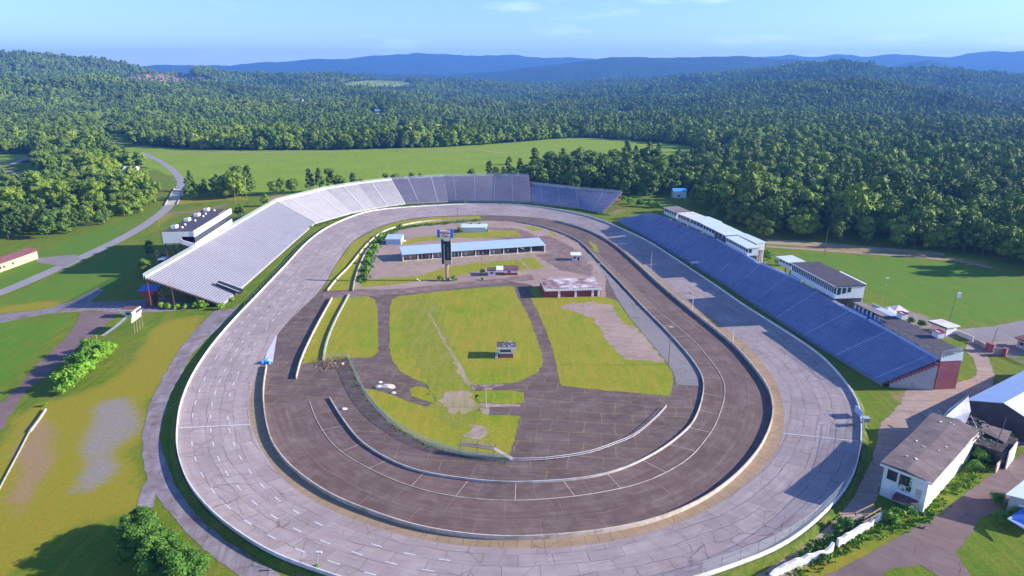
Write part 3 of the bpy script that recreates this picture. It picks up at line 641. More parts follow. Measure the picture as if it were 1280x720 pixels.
# painted marks on the racing oval
def on_track(i, t, w_=0.0):
    k = len(trk.A); a = trk.A[i % k]; q = trk.Q[i % k]; return Vector(a * (1 - t) + q * t) + Vector((0, 0, .012))
ORG[track.name] = Vector(track.location)
tip = Vector(G(320, 372)); tl = Vector(G(640, 752)); rows = (.20, .46, .70)
i0 = int(np.argmin(((trk.A[:, :2] - np.array(GN([(338, 352)], 1.2))[0, :2]) ** 2).sum(1)))
i1 = int(np.argmin(((trk.A[:, :2] - np.array(GN([(560, 751)], 1.3))[0, :2]) ** 2).sum(1)))
if i0 > i1: i0, i1 = i1, i0
sS = trk.s
for ri, t in enumerate(rows):
    s_ = sS[i0] + ri * 2.6
    while s_ < sS[i1]:
        a = [np.interp(s_ + d, sS, np.arange(len(sS))) for d in (0, 3.1)]
        if random.random() < .93:
            pts = []
            for q in a:
                k = int(q); f = q - k; t_ = t + .012 * math.sin(s_ * .05 + ri)
                pts.append(on_track(k, t_) * (1 - f) + on_track(k + 1, t_) * f)
            d = (pts[1] - pts[0]).normalized(); nn = Vector((-d.y, d.x, 0)) * .16; nn.z = 0
            # keep the sheet on the banking
            e = (on_track(int(a[0]), t + .05) - on_track(int(a[0]), t)).normalized() * .16
            m = MB(); up = Vector((0, 0, .012)); m.face([pts[0] + e + up, pts[0] - e + up, pts[1] - e + up, pts[1] + e + up])
            nrm = (Vector(m.v[1]) - Vector(m.v[0])).cross(Vector(m.v[2]) - Vector(m.v[1]))
            if nrm.z < 0: m.f = [tuple(reversed(m.f[0]))]
            part(m, 'lane_dash', M['track_paint'], track)
        s_ += 9.4
def cross_line(pa, pb, label):
    i = int(np.argmin(((trk.A[:, :2] - np.array(GN([pa], 1.2))[0, :2]) ** 2).sum(1))); j = int(np.argmin(((trk.Q[:, :2] - np.array(GN([pb]))[0, :2]) ** 2).sum(1)))
    a = Vector(trk.A[i]); b_ = Vector(trk.Q[j]); m = MB(); d = (b_ - a); e = Vector((-d.y, d.x, 0)).normalized() * .22
    n_ = 10; P = []
    for k in range(n_ + 1):
        t = .03 + .95 * k / n_; q = a.lerp(b_, t); P.append(q)
    for k in range(n_):
        p, q = P[k] + Vector((0, 0, .06)), P[k + 1] + Vector((0, 0, .06)); f = [p + e, p - e, q - e, q + e]
        nz_ = (f[1] - f[0]).cross(f[2] - f[1]).z; m.face(f if nz_ > 0 else list(reversed(f)))
    part(m, 'start_line', M['track_paint'], track, label)
cross_line((221, 534), (312, 530), 'white line painted across the left side of the near bend')
cross_line((1077, 552), (981, 542), 'white line painted across the right side of the near bend')
# painted wedge at the end of the wall, blue crash barrels
m = sheet(GN([(346.5, 417), (341, 453), (330.5, 450), (334, 440)]), .06); solo(m, 'painted_wedge', M['track_paint'], 'white hatched wedge painted ahead of the wall end', None, None, 'structure')
c = G(332.5, 455); t0 = thing('crash_cushion', 'bright blue and white crash cushion at the end of the curving pit wall', 'barrier', c)
for i, (dx, dy) in enumerate(((-1.2, 0), (0, .3), (1.2, 0), (-.6, 1.2), (.6, 1.2), (0, 2.2))):
    b_ = MB(); b_.bar(c + Vector((dx, dy, .02)), c + Vector((dx, dy, 1.15)), .58, 10); part(b_, 'barrel', M['sky_blue'] if i != 4 else M['white'], t0, None if i != 4 else 'white barrel')
# ------------------------------------------------------------------ infield patches
GR = 'infield_grass'
def isl(pts, mat=GR, z=.05, rag=.35, name='grass_patch', label=None, step=1.2):
    return patch(name, pts, z, mat, rag, label, False, step)
isl([(417, 372), (460, 370.5), (468, 374), (472, 385), (473, 440), (466, 447), (440, 447), (404, 452), (377, 455), (380, 446), (397, 409)], label='narrow grass patch left of the infield road')
isl([(487, 385), (490, 374), (500, 370), (560, 363), (600, 360), (641, 357), (648, 373), (660, 393), (670, 420), (677, 442), (679, 456), (670, 467), (655, 474), (640, 479), (592, 481), (583, 482), (590, 500), (598, 516), (612, 519), (650, 520), (643, 550), (635, 573), (600, 569), (570, 564), (532, 552), (505, 539), (482, 520), (465, 500), (455, 486), (470, 488), (490, 493), (510, 502), (530, 508), (545, 510), (543, 490), (532, 480), (515, 473), (500, 464), (490, 450), (487, 438)], label='large grass patch in the middle of the infield')
isl([(590, 489), (640, 488), (655, 491), (655, 503), (640, 505), (599, 503)], z=.062, label='small grass tongue above the concrete pad')
isl([(511, 487), (520, 483), (532, 484), (541, 494), (543, 504), (527, 500), (515, 495)], z=.062, rag=.2, label='little oval grass island by the rubble')
isl([(663, 372), (700, 370.5), (757, 371), (771, 376), (790, 402), (812, 427), (833, 454), (841, 467), (841, 484), (837, 495), (790, 491), (740, 486.5), (701, 482.5), (692, 442), (682, 412), (672, 390)], label='grass patch between the infield road and the pale pit lane')
isl([(700, 384), (712, 379), (740, 378), (764, 382), (776, 400), (796, 412), (812, 428), (830, 452), (806, 452), (780, 449), (768, 437), (752, 416), (740, 397), (722, 390)], 'gravel', .066, 1.3, 'gravel_patch', 'grey gravel patch in the right infield grass')
isl([(500, 374), (538, 372), (552, 395), (566, 430), (584, 468), (596, 500), (600, 530), (560, 534), (540, 505), (536, 478), (520, 455), (506, 425)], 'drygrass', .064, 2.2, 'dry_grass_patch', 'browned streak of dry grass down the middle of the infield')
isl([(534, 391), (536.5, 391), (556, 425), (574, 452), (590, 482), (584, 483), (571, 462), (562, 440), (549, 418)], 'drygrass2', .072, .8, 'dirt_strip', 'thin bare dirt strip running diagonally through the infield grass')
isl([(547, 500), (562, 490), (584, 488), (596, 512), (582, 518), (560, 516)], 'drygrass2', .074, 1.6, 'dirt_patch', 'bare worn ground at the foot of the dirt strip')
isl([(584, 481), (640, 480), (640, 487.5), (592, 488)], 'dark', .058, .2, 'infield_path', 'narrow paved path across the grass')
isl([(612, 509), (649, 508), (649, 519), (611, 518)], 'dark', .07, .1, 'paved_square', 'dark paved square by the concrete pad') if False else None
isl([(597, 504), (650, 505.5), (651, 508), (612, 509), (611, 519), (602, 517)], 'dirt', .06, .15, 'dirt_edge', 'sandy edging above the concrete pad')
isl([(580, 545), (590, 530), (604, 532), (612, 542), (600, 550)], 'dirt', .07, 1.0, 'dirt_patch', 'bare patch near the steel platform')
# infield road
# pit lane
isl([(700, 328), (742, 326), (757, 345), (772, 374), (791, 402), (813, 427), (835, 455), (842, 467), (846, 481), (874, 482.5), (874, 467), (861, 447), (842, 425), (809, 392), (777, 361), (748, 330), (738, 318), (712, 312)], 'pitlane', .048, .2, 'pit_lane', 'pale grey pit lane behind the right pit wall')
# paddock
isl([(443, 362), (447, 342), (457, 318), (468, 303), (490, 290), (520, 283), (560, 278), (600, 275.5), (640, 277), (675, 284), (703, 294), (722, 304), (745, 328), (757, 345), (757, 372), (672, 372), (664, 356), (640, 352), (560, 358), (500, 362)], 'gravel', .044, .6, 'paddock', 'dusty pinkish paddock around the long shed', 2)
isl([(600, 284), (640, 285), (690, 296), (720, 312), (742, 335), (738, 345), (700, 338), (640, 300), (600, 296)], 'mauve', .056, 1.2, 'paddock_pavement', 'darker broken pavement on the right of the paddock', 2)
isl([(440, 364), (500, 361), (560, 355), (640, 346), (664, 343), (668, 350), (640, 352.5), (600, 357), (520, 366), (470, 370), (440, 371.5), (404, 372), (404, 366)], 'mauve', .062, .4, 'infield_road', 'brown lane between the paddock and the grass', 2)
isl([(403, 364), (420, 331), (442, 302), (470, 286), (500, 276.5), (540, 271.5), (600, 270), (602, 274), (560, 277), (520, 282), (492, 289), (470, 301), (458, 318), (448, 342), (443, 362)], GR, .05, .4, 'grass_verge', 'overgrown verge along the inside of the far left bend', 2)
for P, lb in (([(566, 292), (600, 288), (647, 288), (652, 295), (600, 298), (570, 297)], 'green patch right of the white roofed shed'), ([(650, 323), (666, 321.5), (681, 334), (664, 337)], 'small bright green rectangle in the paddock'),
          ([(560, 334), (600, 328), (648, 324), (661, 337), (640, 338), (610, 336), (570, 345), (545, 350), (480, 357), (450, 359), (452, 350), (520, 345)], 'dry grass between the long shed and the lane'), ([(500, 303), (520, 297), (566, 292), (570, 297), (520, 303), (505, 306)], 'thin grass behind the long shed'),
          ([(655, 283), (668, 283), (690, 291), (700, 296), (685, 295), (668, 290)], 'weedy strip behind the right end of the long shed'), ([(669, 358), (700, 356), (676, 372), (668, 372), (662, 362)], 'grass beside the red garage'),
          ([(735, 300), (745, 306), (750, 316), (743, 314)], 'green weeds between the right pit walls')):
    isl(P, GR, .07, 1.0, 'grass_patch', lb, 1.5)
isl([(495, 326), (520, 323), (600, 317), (680, 313), (690, 316), (640, 322), (560, 330), (500, 334)], 'dirt', .075, .4, 'shed_forecourt', 'pale hard standing in front of the long shed', 2)
isl([(660, 290), (680, 287), (690, 293), (672, 296)], 'gravel', .075, .8, 'paddock_patch', 'pale patch of old concrete')
# ------------------------------------------------------------------ grandstands
def stand(name, label, pairs, n, seat, tread, aisle=None, aisle_step=21, aisle_w=1.2, back_wall='wall_grey', rail=True, posts=True, step=6.0, aisle_off=10, group=None):
    "pairs: (foot point, top point) as world vectors; n rows of treads and benches between them"
    Bt = [np.array(p[0]) for p in pairs]; Tp = [np.array(p[1]) for p in pairs]
    B2, T2 = [], []
    for i in range(len(pairs) - 1):
        L = np.linalg.norm(Bt[i + 1] - Bt[i]); k = max(1, int(L / step))
        for j in range(k):
            t = j / k; B2.append(Bt[i] * (1 - t) + Bt[i + 1] * t); T2.append(Tp[i] * (1 - t) + Tp[i + 1] * t)
    B2.append(Bt[-1]); T2.append(Tp[-1]); B2 = np.array(B2); T2 = np.array(T2); K = len(B2)
    c = Vector(B2.mean(0)); c.z = 0
    th = thing(name, label, 'grandstand', c, group)
    P = lambda i, t: B2[i] * (1 - t) + T2[i] * t
    for r in range(n):
        t0, t1 = r / n, (r + 1) / n; m = MB(); bm_ = MB()
        for i in range(K):
            a, b_ = P(i, t0), P(i, t1)
            for q in ((a[0], a[1], a[2] - .05), (a[0], a[1], b_[2]), (b_[0], b_[1], b_[2])): m.v.append(q)
        for i in range(K - 1):
            for j in (0, 1): m.f.append((i * 3 + j, i * 3 + 3 + j, i * 3 + 4 + j, i * 3 + 1 + j))
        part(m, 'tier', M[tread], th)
        for i in range(K):
            a, b_ = P(i, t0), P(i, t1); q0 = a + (b_ - a) * .42; q1 = a + (b_ - a) * .80; z = b_[2] + .42
            for q in ((q0[0], q0[1], z - .07), (q0[0], q0[1], z), (q1[0], q1[1], z), (q1[0], q1[1], z - .07)): bm_.v.append(q)
        for i in range(K - 1):
            for j in range(4): j2 = (j + 1) % 4; bm_.f.append((i * 4 + j, i * 4 + 4 + j, i * 4 + 4 + j2, i * 4 + j2))
        bm_.f.append((3, 2, 1, 0)); e = (K - 1) * 4; bm_.f.append((e, e + 1, e + 2, e + 3))
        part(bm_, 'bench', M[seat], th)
    # aisles with low steps
    s = np.r_[0, np.cumsum(np.linalg.norm(np.diff(B2, axis=0), axis=1))]
    def at(sv, t):
        i = min(int(np.searchsorted(s, sv, 'right')) - 1, K - 2); i = max(i, 0); f = (sv - s[i]) / (s[i + 1] - s[i])
        return Vector(P(i, t) * (1 - f) + P(i + 1, t) * f)
    if aisle:
        sv = aisle_off
        while sv < s[-1] - 3:
            m = MB()
            for r in range(n * 2):
                t0, t1 = r / (2 * n), (r + 1) / (2 * n); z = Vector((0, 0, .50))
                a, b_, c_, d = at(sv, t0), at(sv + aisle_w, t0), at(sv + aisle_w, t1), at(sv, t1)
                zt = c_.z + .34
                m.face([Vector((q.x, q.y, zt)) for q in (a, b_, c_, d)]); m.face([Vector((a.x, a.y, a.z + .3)), Vector((b_.x, b_.y, b_.z + .3)), Vector((b_.x, b_.y, zt)), Vector((a.x, a.y, zt))])
            part(m, 'aisle', M[aisle], th); sv += aisle_step
    # parapet and rail along the top, low fascia along the foot
    if back_wall:
        part(sweep(T2, [(.12, -.6), (.12, 1.0), (-.12, 1.0), (-.12, -.6)]), 'parapet', M[back_wall], th)
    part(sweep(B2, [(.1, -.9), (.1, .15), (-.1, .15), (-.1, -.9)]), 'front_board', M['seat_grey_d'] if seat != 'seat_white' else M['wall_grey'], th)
    if rail:
        out = T2 - B2; out[:, 2] = 0; out = out / np.linalg.norm(out, axis=1)[:, None]; Q = T2 + out * .9
        for i in range(0, K):
            for zz_ in (0,):
                m = MB(); m.bar(Q[i] + (0, 0, -.5), Q[i] + (0, 0, 2.3), .06, 4); part(m, 'rail_post', M['steel'], th)
        for h in (1.2, 2.25):
            m = MB()
            for i in range(K - 1): m.bar(Q[i] + (0, 0, h), Q[i + 1] + (0, 0, h), .05, 4)
            part(m, 'handrail', M['steel'], th)
        m = MB()
        for i in range(K - 1): m.face([Q[i] + (0, 0, .1), Q[i + 1] + (0, 0, .1), Q[i + 1] + (0, 0, 2.2), Q[i] + (0, 0, 2.2)])
        part(m, 'rail_mesh', M['link'], th)
    if posts:
        for i in range(0, K, 2):
            for t in (.33, .66, .985):
                p = P(i, t); m = MB(); m.bar((p[0], p[1], 0), (p[0], p[1], p[2] - .35), .22, 5); part(m, 'support_post', M['steel_rust'], th)
        for i in (0, K - 1):
            a, b_ = P(i, .985), P(i, .66); m = MB(); m.bar((a[0], a[1], .3), (b_[0], b_[1], b_[2] - .8), .12, 4); m.bar((a[0], a[1], a[2] - 1.2), (b_[0], b_[1], .3), .12, 4); m.bar((a[0], a[1], a[2] * .5), (b_[0], b_[1], a[2] * .5), .12, 4)
            part(m, 'cross_brace', M['steel_rust'], th)
            m = MB(); m.bar(P(i, .02) - (0, 0, .3), P(i, .99) - (0, 0, .3), .28, 4); part(m, 'raker_beam', M['steel_rust'], th)
    return th, B2, T2
def pr(bx, by, bz, tx, ty, tz): return (tuple(G(bx, by, bz)), tuple(G(tx, ty, tz)))
st1, SB1, ST1 = stand('grandstand', 'long silver grey bench grandstand on the left straight below the black roofed press box', [pr(277, 381, 1.2, 182, 348, 14), pr(393, 279, 1.8, 345, 252.5, 14)], 30, 'seat_grey', 'seat_grey_d', None, back_wall='white')
st2, SB2, ST2 = stand('grandstand', 'pale white tiered grandstand wrapping the far left bend', [pr(393.6, 278.6, 1.8, 345.6, 252.2, 14), pr(440, 265.6, 1.8, 407, 236.6, 15.5), pr(470, 259.5, 1.8, 448, 230, 16.3), pr(507, 254, 1.8, 490, 225, 17)], 38, 'seat_white', 'seat_white_d', 'aisle', 22, .7, 'white', step=9)
st3, SB3, ST3 = stand('grandstand', 'mauve grey grandstand across the far end, left of the step in its skyline', [pr(507.6, 253.9, 1.8, 490.6, 224.9, 17), pr(560, 251.4, 1.8, 555, 221, 18), pr(615, 251.6, 1.8, 617, 220, 18), pr(664, 252.8, 1.8, 661, 220.6, 18)], 34, 'seat_mauve', 'seat_mauve_d', 'aisle', 15.5, .6, 'seat_mauve', step=9)
st4, SB4, ST4 = stand('grandstand', 'lower blue grey grandstand at the far right end beyond the step', [pr(665, 253, 1.8, 661.6, 230.2, 12.5), pr(725, 259.8, 1.8, 722, 237, 12.5), pr(754, 265.5, 1.8, 777, 242, 12.0)], 28, 'seat_mauve', 'seat_blue_d', 'aisle', 16, .7, 'seat_mauve', step=8)
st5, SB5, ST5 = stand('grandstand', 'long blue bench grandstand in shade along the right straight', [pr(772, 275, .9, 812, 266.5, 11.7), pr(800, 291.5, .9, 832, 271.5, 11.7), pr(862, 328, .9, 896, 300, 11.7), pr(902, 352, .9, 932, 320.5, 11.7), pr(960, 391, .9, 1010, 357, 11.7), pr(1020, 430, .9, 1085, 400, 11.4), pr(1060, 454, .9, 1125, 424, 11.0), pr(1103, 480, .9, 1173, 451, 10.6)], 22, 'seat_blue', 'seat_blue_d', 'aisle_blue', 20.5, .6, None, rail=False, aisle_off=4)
# pale kerb walls along the top of the shaded stand, in three lengths
for (a, b_) in (((896, 300, 11.7), (944, 327, 11.7)), ((951, 330, 11.7), (1000, 352, 11.7)), ((1052, 383, 11.6), (1083, 399, 11.4)), ((1086, 401, 11.4), (1172, 449.5, 10.7))):
    p, q = G(*a), G(*b_); P_ = resample(np.array([tuple(p), tuple(q)]), 6); part(sweep(P_, [(.25, -.3), (.25, .9), (-.25, .9), (-.25, -.3)]), 'top_kerb', M['roof_blue'], st5)
# gangway opening in the front rows of the left stand
p = G(268, 358, 3.5); q = G(296, 367, 1.6)
th = thing('gangway', 'dark gangway opening with pale kerbs low in the left grandstand seats', 'gangway', (p.x, p.y, 0))
def P1(i_, t): return Vector(SB1[i_] * (1 - t) + ST1[i_] * t)
b0, b1, t1_ = G(302, 364, 1.4), G(309, 357, 1.4), None
ga = [G(299, 366.5, 2.0), G(270, 355, 6.2), G(275, 352.5, 6.4), G(304, 363, 2.2)]
m = MB(); m.hexa([v - Vector((0, 0, .6)) for v in ga], [v + Vector((0, 0, .72)) for v in ga]); part(m, 'opening', M['black'], th)
for a, b_ in ((ga[0], ga[1]), (ga[3], ga[2])):
    m = MB(); m.bar(a + Vector((0, 0, .75)), b_ + Vector((0, 0, .75)), .16, 4); part(m, 'kerb', M['white'], th)

# ------------------------------------------------------------------ box buildings
def basis(A, B):
    A, B = Vector(A), Vector(B); d = B - A; L = Vector((d.x, d.y, 0)).length; u = Vector((d.x, d.y, 0)).normalized(); v = Vector((u.y, -u.x, 0)); return A, u, v, L
def fbox(m, A, u, v, x0, x1, y0, y1, z0, z1, za=None, zb=None):
    "box in the frame A,u,v; tops za at y0 side and zb at y1 side if given"
    a = z1 if za is None else za; b_ = z1 if zb is None else zb
    P = lambda x, y, z: Vector((A.x, A.y, 0)) + u * x + v * y + Vector((0, 0, z))
    m.hexa([P(x0, y0, z0), P(x1, y0, z0), P(x1, y1, z0), P(x0, y1, z0)], [P(x0, y0, a), P(x1, y0, a), P(x1, y1, b_), P(x0, y1, b_)])
def boxpart(th, name, mat, fr, x0, x1, y0, y1, z0, z1, za=None, zb=None, label=None):
    m = MB(); fbox(m, *fr, x0, x1, y0, y1, z0, z1, za, zb); return part(m, name, M[mat], th, label)
# press box on the left stand
A, u, v, L = basis(G(245, 309.5, 14), G(290.5, 278.5, 14)); v = -v if v.x > 0 else v; fr = (A, u, v)
pb = thing('press_box', 'long white press box with flat black roof above the left grandstand', 'press box', (A.x + v.x * 8, A.y + v.y * 8, 0))
D_ = 16.0
boxpart(pb, 'lower_wall', 'white', fr, 0, L, 0, .4, 13.4, 16.4)
boxpart(pb, 'fascia', 'white', fr, -.2, L + .2, -.25, .5, 19.8, 22.9)
boxpart(pb, 'end_wall', 'white', fr, 0, .4, 6.5, D_, 16.6, 22.6)
m = MB(); fbox(m, *fr, 0, .38, .5, 6.5, 20.0, 22.6); part(m, 'end_wall', M['white'], pb)
m = MB(); P = lambda x, y, z: Vector((A.x, A.y, 0)) + u * x + v * y + Vector((0, 0, z))
m.hexa([P(0, .5, 13.4), P(.36, .5, 13.4), P(.36, 7.5, 16.4), P(0, 7.5, 16.4)], [P(0, .5, 16.2), P(.36, .5, 16.2), P(.36, 7.5, 18.6), P(0, 7.5, 18.6)]); part(m, 'sloping_wall', M['white'], pb)
boxpart(pb, 'end_wall', 'white', fr, L - .4, L, .5, D_, 14.6, 22.6)
boxpart(pb, 'back_wall', 'white', fr, .4, L - .4, D_ - .4, D_, 16.6, 22.4)
boxpart(pb, 'floor', 'roof_grey', fr, .4, L - .4, .6, D_ - .4, 16.2, 16.55)
boxpart(pb, 'roof', 'roof_black', fr, .3, L - .3, .6, D_ - .1, 22.35, 22.72)
for i in range(16):
    x0 = .4 + i * (L - .8) / 16; x1 = x0 + (L - .8) / 16 - .22
    boxpart(pb, 'window', 'glass', fr, x0, x1, .12, .3, 16.4, 19.8); 
    boxpart(pb, 'mullion', 'roof_dark', fr, x1, x1 + .22, .08, .36, 16.4, 19.8)
for (px_, py_) in ((218.5, 285), (234.5, 276), (246.5, 270), (258.5, 263.5)):
    g = G(px_, py_, 22.7); m = MB(); m.box((g.x, g.y, 22.75), 2.6, 4.0, 1.5, math.atan2(u.y, u.x) + math.pi / 2); m.box((g.x, g.y, 24.25), 2.2, 3.6, .12, math.atan2(u.y, u.x) + math.pi / 2); ac = part(m, 'air_conditioner', M['white_rust'], pb); m = MB(); m.bar((g.x, g.y, 24.37), (g.x, g.y, 24.47), .8, 10); part(m, 'fan', M['roof_dark'], ac)
for (px_, py_) in ((228, 285), (231.5, 281.5), (244, 276.5), (254, 271), (257, 268), (268, 263.7)):
    g = G(px_, py_, 22.7); m = MB(); m.bar((g.x, g.y, 22.7), (g.x, g.y, 23.6), .55, 8); part(m, 'roof_vent', M['white'], pb)
boxpart(pb, 'roof_plank', 'wood', fr, L - 17, L - 4, 1.6, 2.1, 22.72, 22.95)
for x in np.linspace(1, L - 1, 7):
    for y in (8.5, D_ - .6):
        boxpart(pb, 'support_post', 'steel_rust', fr, x - .22, x + .22, y, y + .4, 0, 16.2)
for y0, y1 in ((8.7, D_ - .4),):
    m = MB(); m.bar(P(1, y0, 3), P(1, y1, 15.5), .14, 4); m.bar(P(1, y0, 15.5), P(1, y1, 3), .14, 4); m.bar(P(1, y0, 9), P(1, y1, 9), .14, 4); part(m, 'cross_brace', M['steel_rust'], pb)
boxpart(pb, 'stair_landing', 'roof_blue', fr, -1.5, 5, D_ + .1, D_ + 4, 8.0, 8.3)
m = MB()
for k in range(4): m.bar(P(-1.5 + 2.1 * k, D_ + 4, 8.2), P(-1.5 + 2.1 * k, D_ + 4, 12.6), .06, 4); m.bar(P(-1.5 + 2.1 * k, D_ + 4, 0), P(-1.5 + 2.1 * k, D_ + 4, 8.1), .12, 4)
m.bar(P(-1.5, D_ + 4, 12.6), P(5, D_ + 4, 12.6), .07, 4); m.bar(P(-1.5, D_ + 4, 10.4), P(5, D_ + 4, 10.4), .06, 4); part(m, 'stair_frame', M['roof_dark'], pb)
# blue topped booth under the end of the stand
g = G(183, 366, 6.5); A2 = Vector((g.x, g.y, 0)); fr2 = (A2, Vector((1, 0, 0)), Vector((0, 1, 0)))
bt = thing('ticket_booth', 'blue canopied booth with a dark red band under the corner of the left grandstand', 'booth', A2)
boxpart(bt, 'canopy', 'blue', fr2, -4, 4.4, -.4, 6, 7.3, 7.6, 7.3, 8.6); boxpart(bt, 'band', 'red', fr2, -2.8, 3.2, .1, 5.4, 5.7, 7.25); boxpart(bt, 'wall', 'steel_rust', fr2, -1.5, 2, .4, 5, 0, 5.7)
# leaning ticket hut and signboard on poles
g = G(161, 397); hut = thing('ticket_hut', 'small white flat roofed hut with rusty roof beside the brown lane', 'hut', g); fr3 = (Vector((g.x, g.y, 0)), Vector((1, 0, 0)), Vector((0, 1, 0)))
boxpart(hut, 'wall', 'block', fr3, -1.6, 1.6, 0, 3, 0, 3.2); boxpart(hut, 'roof', 'white', fr3, -3.2, 3.4, -.8, 4.4, 3.2, 3.7); boxpart(hut, 'roof_cover', 'steel_rust', fr3, -2.9, 3.1, -.5, 4.1, 3.7, 3.85); boxpart(hut, 'window', 'glass', fr3, -.9, .9, -.05, 0, 1.2, 2.3)
sg = G(172, 418); sgn_ = thing('signboard', 'tilted white signboard on tall thin poles beside the ticket hut', 'sign', sg)
tp = [G(163.5, 400.5, 6.2), G(175.5, 391.5, 6.2)]; dd = (tp[1] - tp[0]); dd.z = 0; nn = Vector((dd.y, -dd.x, 0)).normalized() * .15
m = MB(); a, b_ = tp; a = Vector((a.x, a.y, 5.0)); b_ = Vector((b_.x, b_.y, 5.0)); m.hexa([a - nn, b_ - nn, b_ + nn, a + nn], [q + Vector((.5, .2, 2.6)) for q in (a - nn, b_ - nn, b_ + nn, a + nn)]); part(m, 'panel', M['white'], sgn_)
for k in range(4):
    t_ = .08 + k * .28; p0 = a.lerp(b_, t_); m = MB(); m.bar((p0.x + .2, p0.y + .2, 0), (p0.x + .5, p0.y + .3, 7.2), .10, 5); part(m, 'pole', M['wood'], sgn_)
# suites along the right stand
def suite(name, label, fa, fb, z0, z1, depth, nwin, wallm, bandm, roofm, over=.8, end_wins=0, sill=.42, pitch_=.25, x_split=None, group='glass fronted suites above the shaded grandstand'):
    A, u, v, L = basis(G(*fa, z0), G(*fb, z0)); v = v if v.x > 0 else -v; fr = (A, u, v); c = A + u * L / 2 + v * depth / 2
    th = thing(name, label, 'suite', (c.x, c.y, 0), group); H = z1 - z0; zs = z0 + H * sill; zt = z1 - .35
    boxpart(th, 'sill_wall', bandm, fr, 0, L, 0, .25, z0 - .4, zs)
    boxpart(th, 'header', wallm, fr, 0, L, 0, .25, zt, z1)
    for i in range(nwin):
        x0 = L * i / nwin; w_ = L / nwin; g = min(.5, w_ * .22)
        boxpart(th, 'post', wallm, fr, x0, x0 + g, .002, .24, zs, zt); boxpart(th, 'window', 'glass', fr, x0 + g, x0 + w_, .1, .16, zs, zt)
    boxpart(th, 'end_wall', wallm, fr, 0, .25, .26, depth, z0 - .4, z1 - .02); boxpart(th, 'end_wall', wallm, fr, L - .25, L, .26, depth, z0 - .4, z1 - .02)
    boxpart(th, 'back_wall', wallm, fr, .26, L - .26, depth - .25, depth, 0, z1 - .02); boxpart(th, 'floor', 'roof_dark', fr, .26, L - .26, .26, depth - .26, z0 - .35, z0)
    m = MB(); fbox(m, *fr, -.25, L + .25, -over, depth + .5, z1, z1 + .3, z1 + .3, z1 + .3 + pitch_); 
    rf = part(m, 'roof', M[roofm], th)
    boxpart(th, 'fascia', 'white' if roofm != 'roof_grey' else 'white_rust', fr, -.3, L + .3, -over - .12, -over - .003, z1 - .1, z1 + .32)
    s0 = fb[0] < fa[0]
    for k in range(end_wins):
        near_ = 0 if (A.y < (A + u * L).y) else L
        xx = (near_ - .06, near_ - .003) if near_ == 0 else (near_ + .003, near_ + .06)
        y0 = .8 + k * 2.2; hw = [0, .25, .5][min(k, 2)] * 2
        boxpart(th, 'end_window', 'glass', fr, xx[0], xx[1], y0, y0 + 1.5, zs - .4 + hw * .9, zt - .1)
    for x in (1.0, L / 2, L - 1.0):
        boxpart(th, 'support_post', 'steel_rust', fr, x, x + .35, depth * .5, depth * .5 + .35, 0, z0 - .36)
    return th, fr, L
suite('suite', 'far end suite with grey brown roof above the shaded grandstand', (830, 266.5), (844.8, 273.2), 12.3, 16.3, 9, 5, 'white_rust', 'roof_bluewhite', 'roof_grey')
suite('suite', 'second suite from the far end, white roof stained rusty at the back', (847, 275), (861.2, 281), 12.3, 16.6, 10, 4, 'white_rust', 'roof_bluewhite', 'white_rust')
suite('suite', 'third suite from the far end with wide clean pale roof', (862, 281.6), (877.8, 288.6), 12.4, 16.8, 12, 4, 'white_rust', 'roof_bluewhite', 'roof_bluewhite')
suite('suite', 'fourth suite from the far end, pale roof stepped down', (878.4, 288.9), (892.4, 296), 12.4, 16.6, 11, 4, 'white_rust', 'roof_bluewhite', 'roof_bluewhite')
suite('suite', 'fifth suite from the far end with open dark front', (893, 296.3), (906.6, 303.7), 12.4, 16.6, 11, 3, 'white_rust', 'roof_dark', 'roof_bluewhite')
suite('suite', 'pinkish white suite with small windows, nearest of the white roofed row', (907.4, 304.2), (933.8, 318.8), 12.5, 16.0, 6, 11, 'white', 'white', 'roof_bluewhite', .6, 1)
suite('suite', 'tall rear suite roof stepped behind the pinkish white suite', (921, 301), (944.5, 311.8), 13.2, 16.5, 5, 3, 'white_rust', 'white_rust', 'roof_bluewhite', .2)
suite('suite', 'small open suite with white slab roof and red inside wall', (973, 329.2), (988.3, 336.8), 11.9, 15.2, 6.5, 4, 'white', 'white', 'roof_bluewhite', 1.6)
t8, fr8, L8 = suite('suite', 'largest suite with dark flat roof, white walls and a long row of tall dark windows', (988.4, 341.5), (1043.2, 372.3), 12.9, 17.6, 12.5, 24, 'white', 'roof_bluewhite', 'roof_black', .5, 3, .36)
boxpart(t8, 'roof_edge', 'white', fr8, L8 * .45, L8 * .97, 13.1, 14.0, 17.0, 18.1)
# ruined concession block next to it
A, u, v, L = basis(G(1067, 386, 11.2), G(1102, 403.5, 11.2)); v = v if v.x > 0 else -v; fr = (A, u, v)
cb = thing('concession_block', 'half ruined blue and white concession block with torn white curtains by the largest suite', 'building', (A.x, A.y, 0))
boxpart(cb, 'front_wall', 'blue', fr, 0, L, 0, .3, 10.2, 12.0); boxpart(cb, 'base_wall', 'brick', fr, .3, L - .3, .35, 8, 0, 10.2)
for k in range(7):
    x = L * (k + .2) / 7; boxpart(cb, 'torn_curtain', 'white', fr, x, x + L * .05, -.15, .1, 11.2 - .2 * (k % 3), 13.2 - .3 * (k % 2)); boxpart(cb, 'opening', 'glass', fr, x + L * .05, x + L * .13, .1, .25, 12.0, 13.2)
boxpart(cb, 'roof', 'roof_grey', fr, -.4, L + .4, -.5, 3.2, 13.6, 13.9); boxpart(cb, 'roof_panel', 'roof_blue', fr, L * .35, L * .95, 3.4, 7.6, 13.0, 13.2); boxpart(cb, 'back_wall', 'white_rust', fr, .3, L, 7.7, 8, 10.2, 13.2)
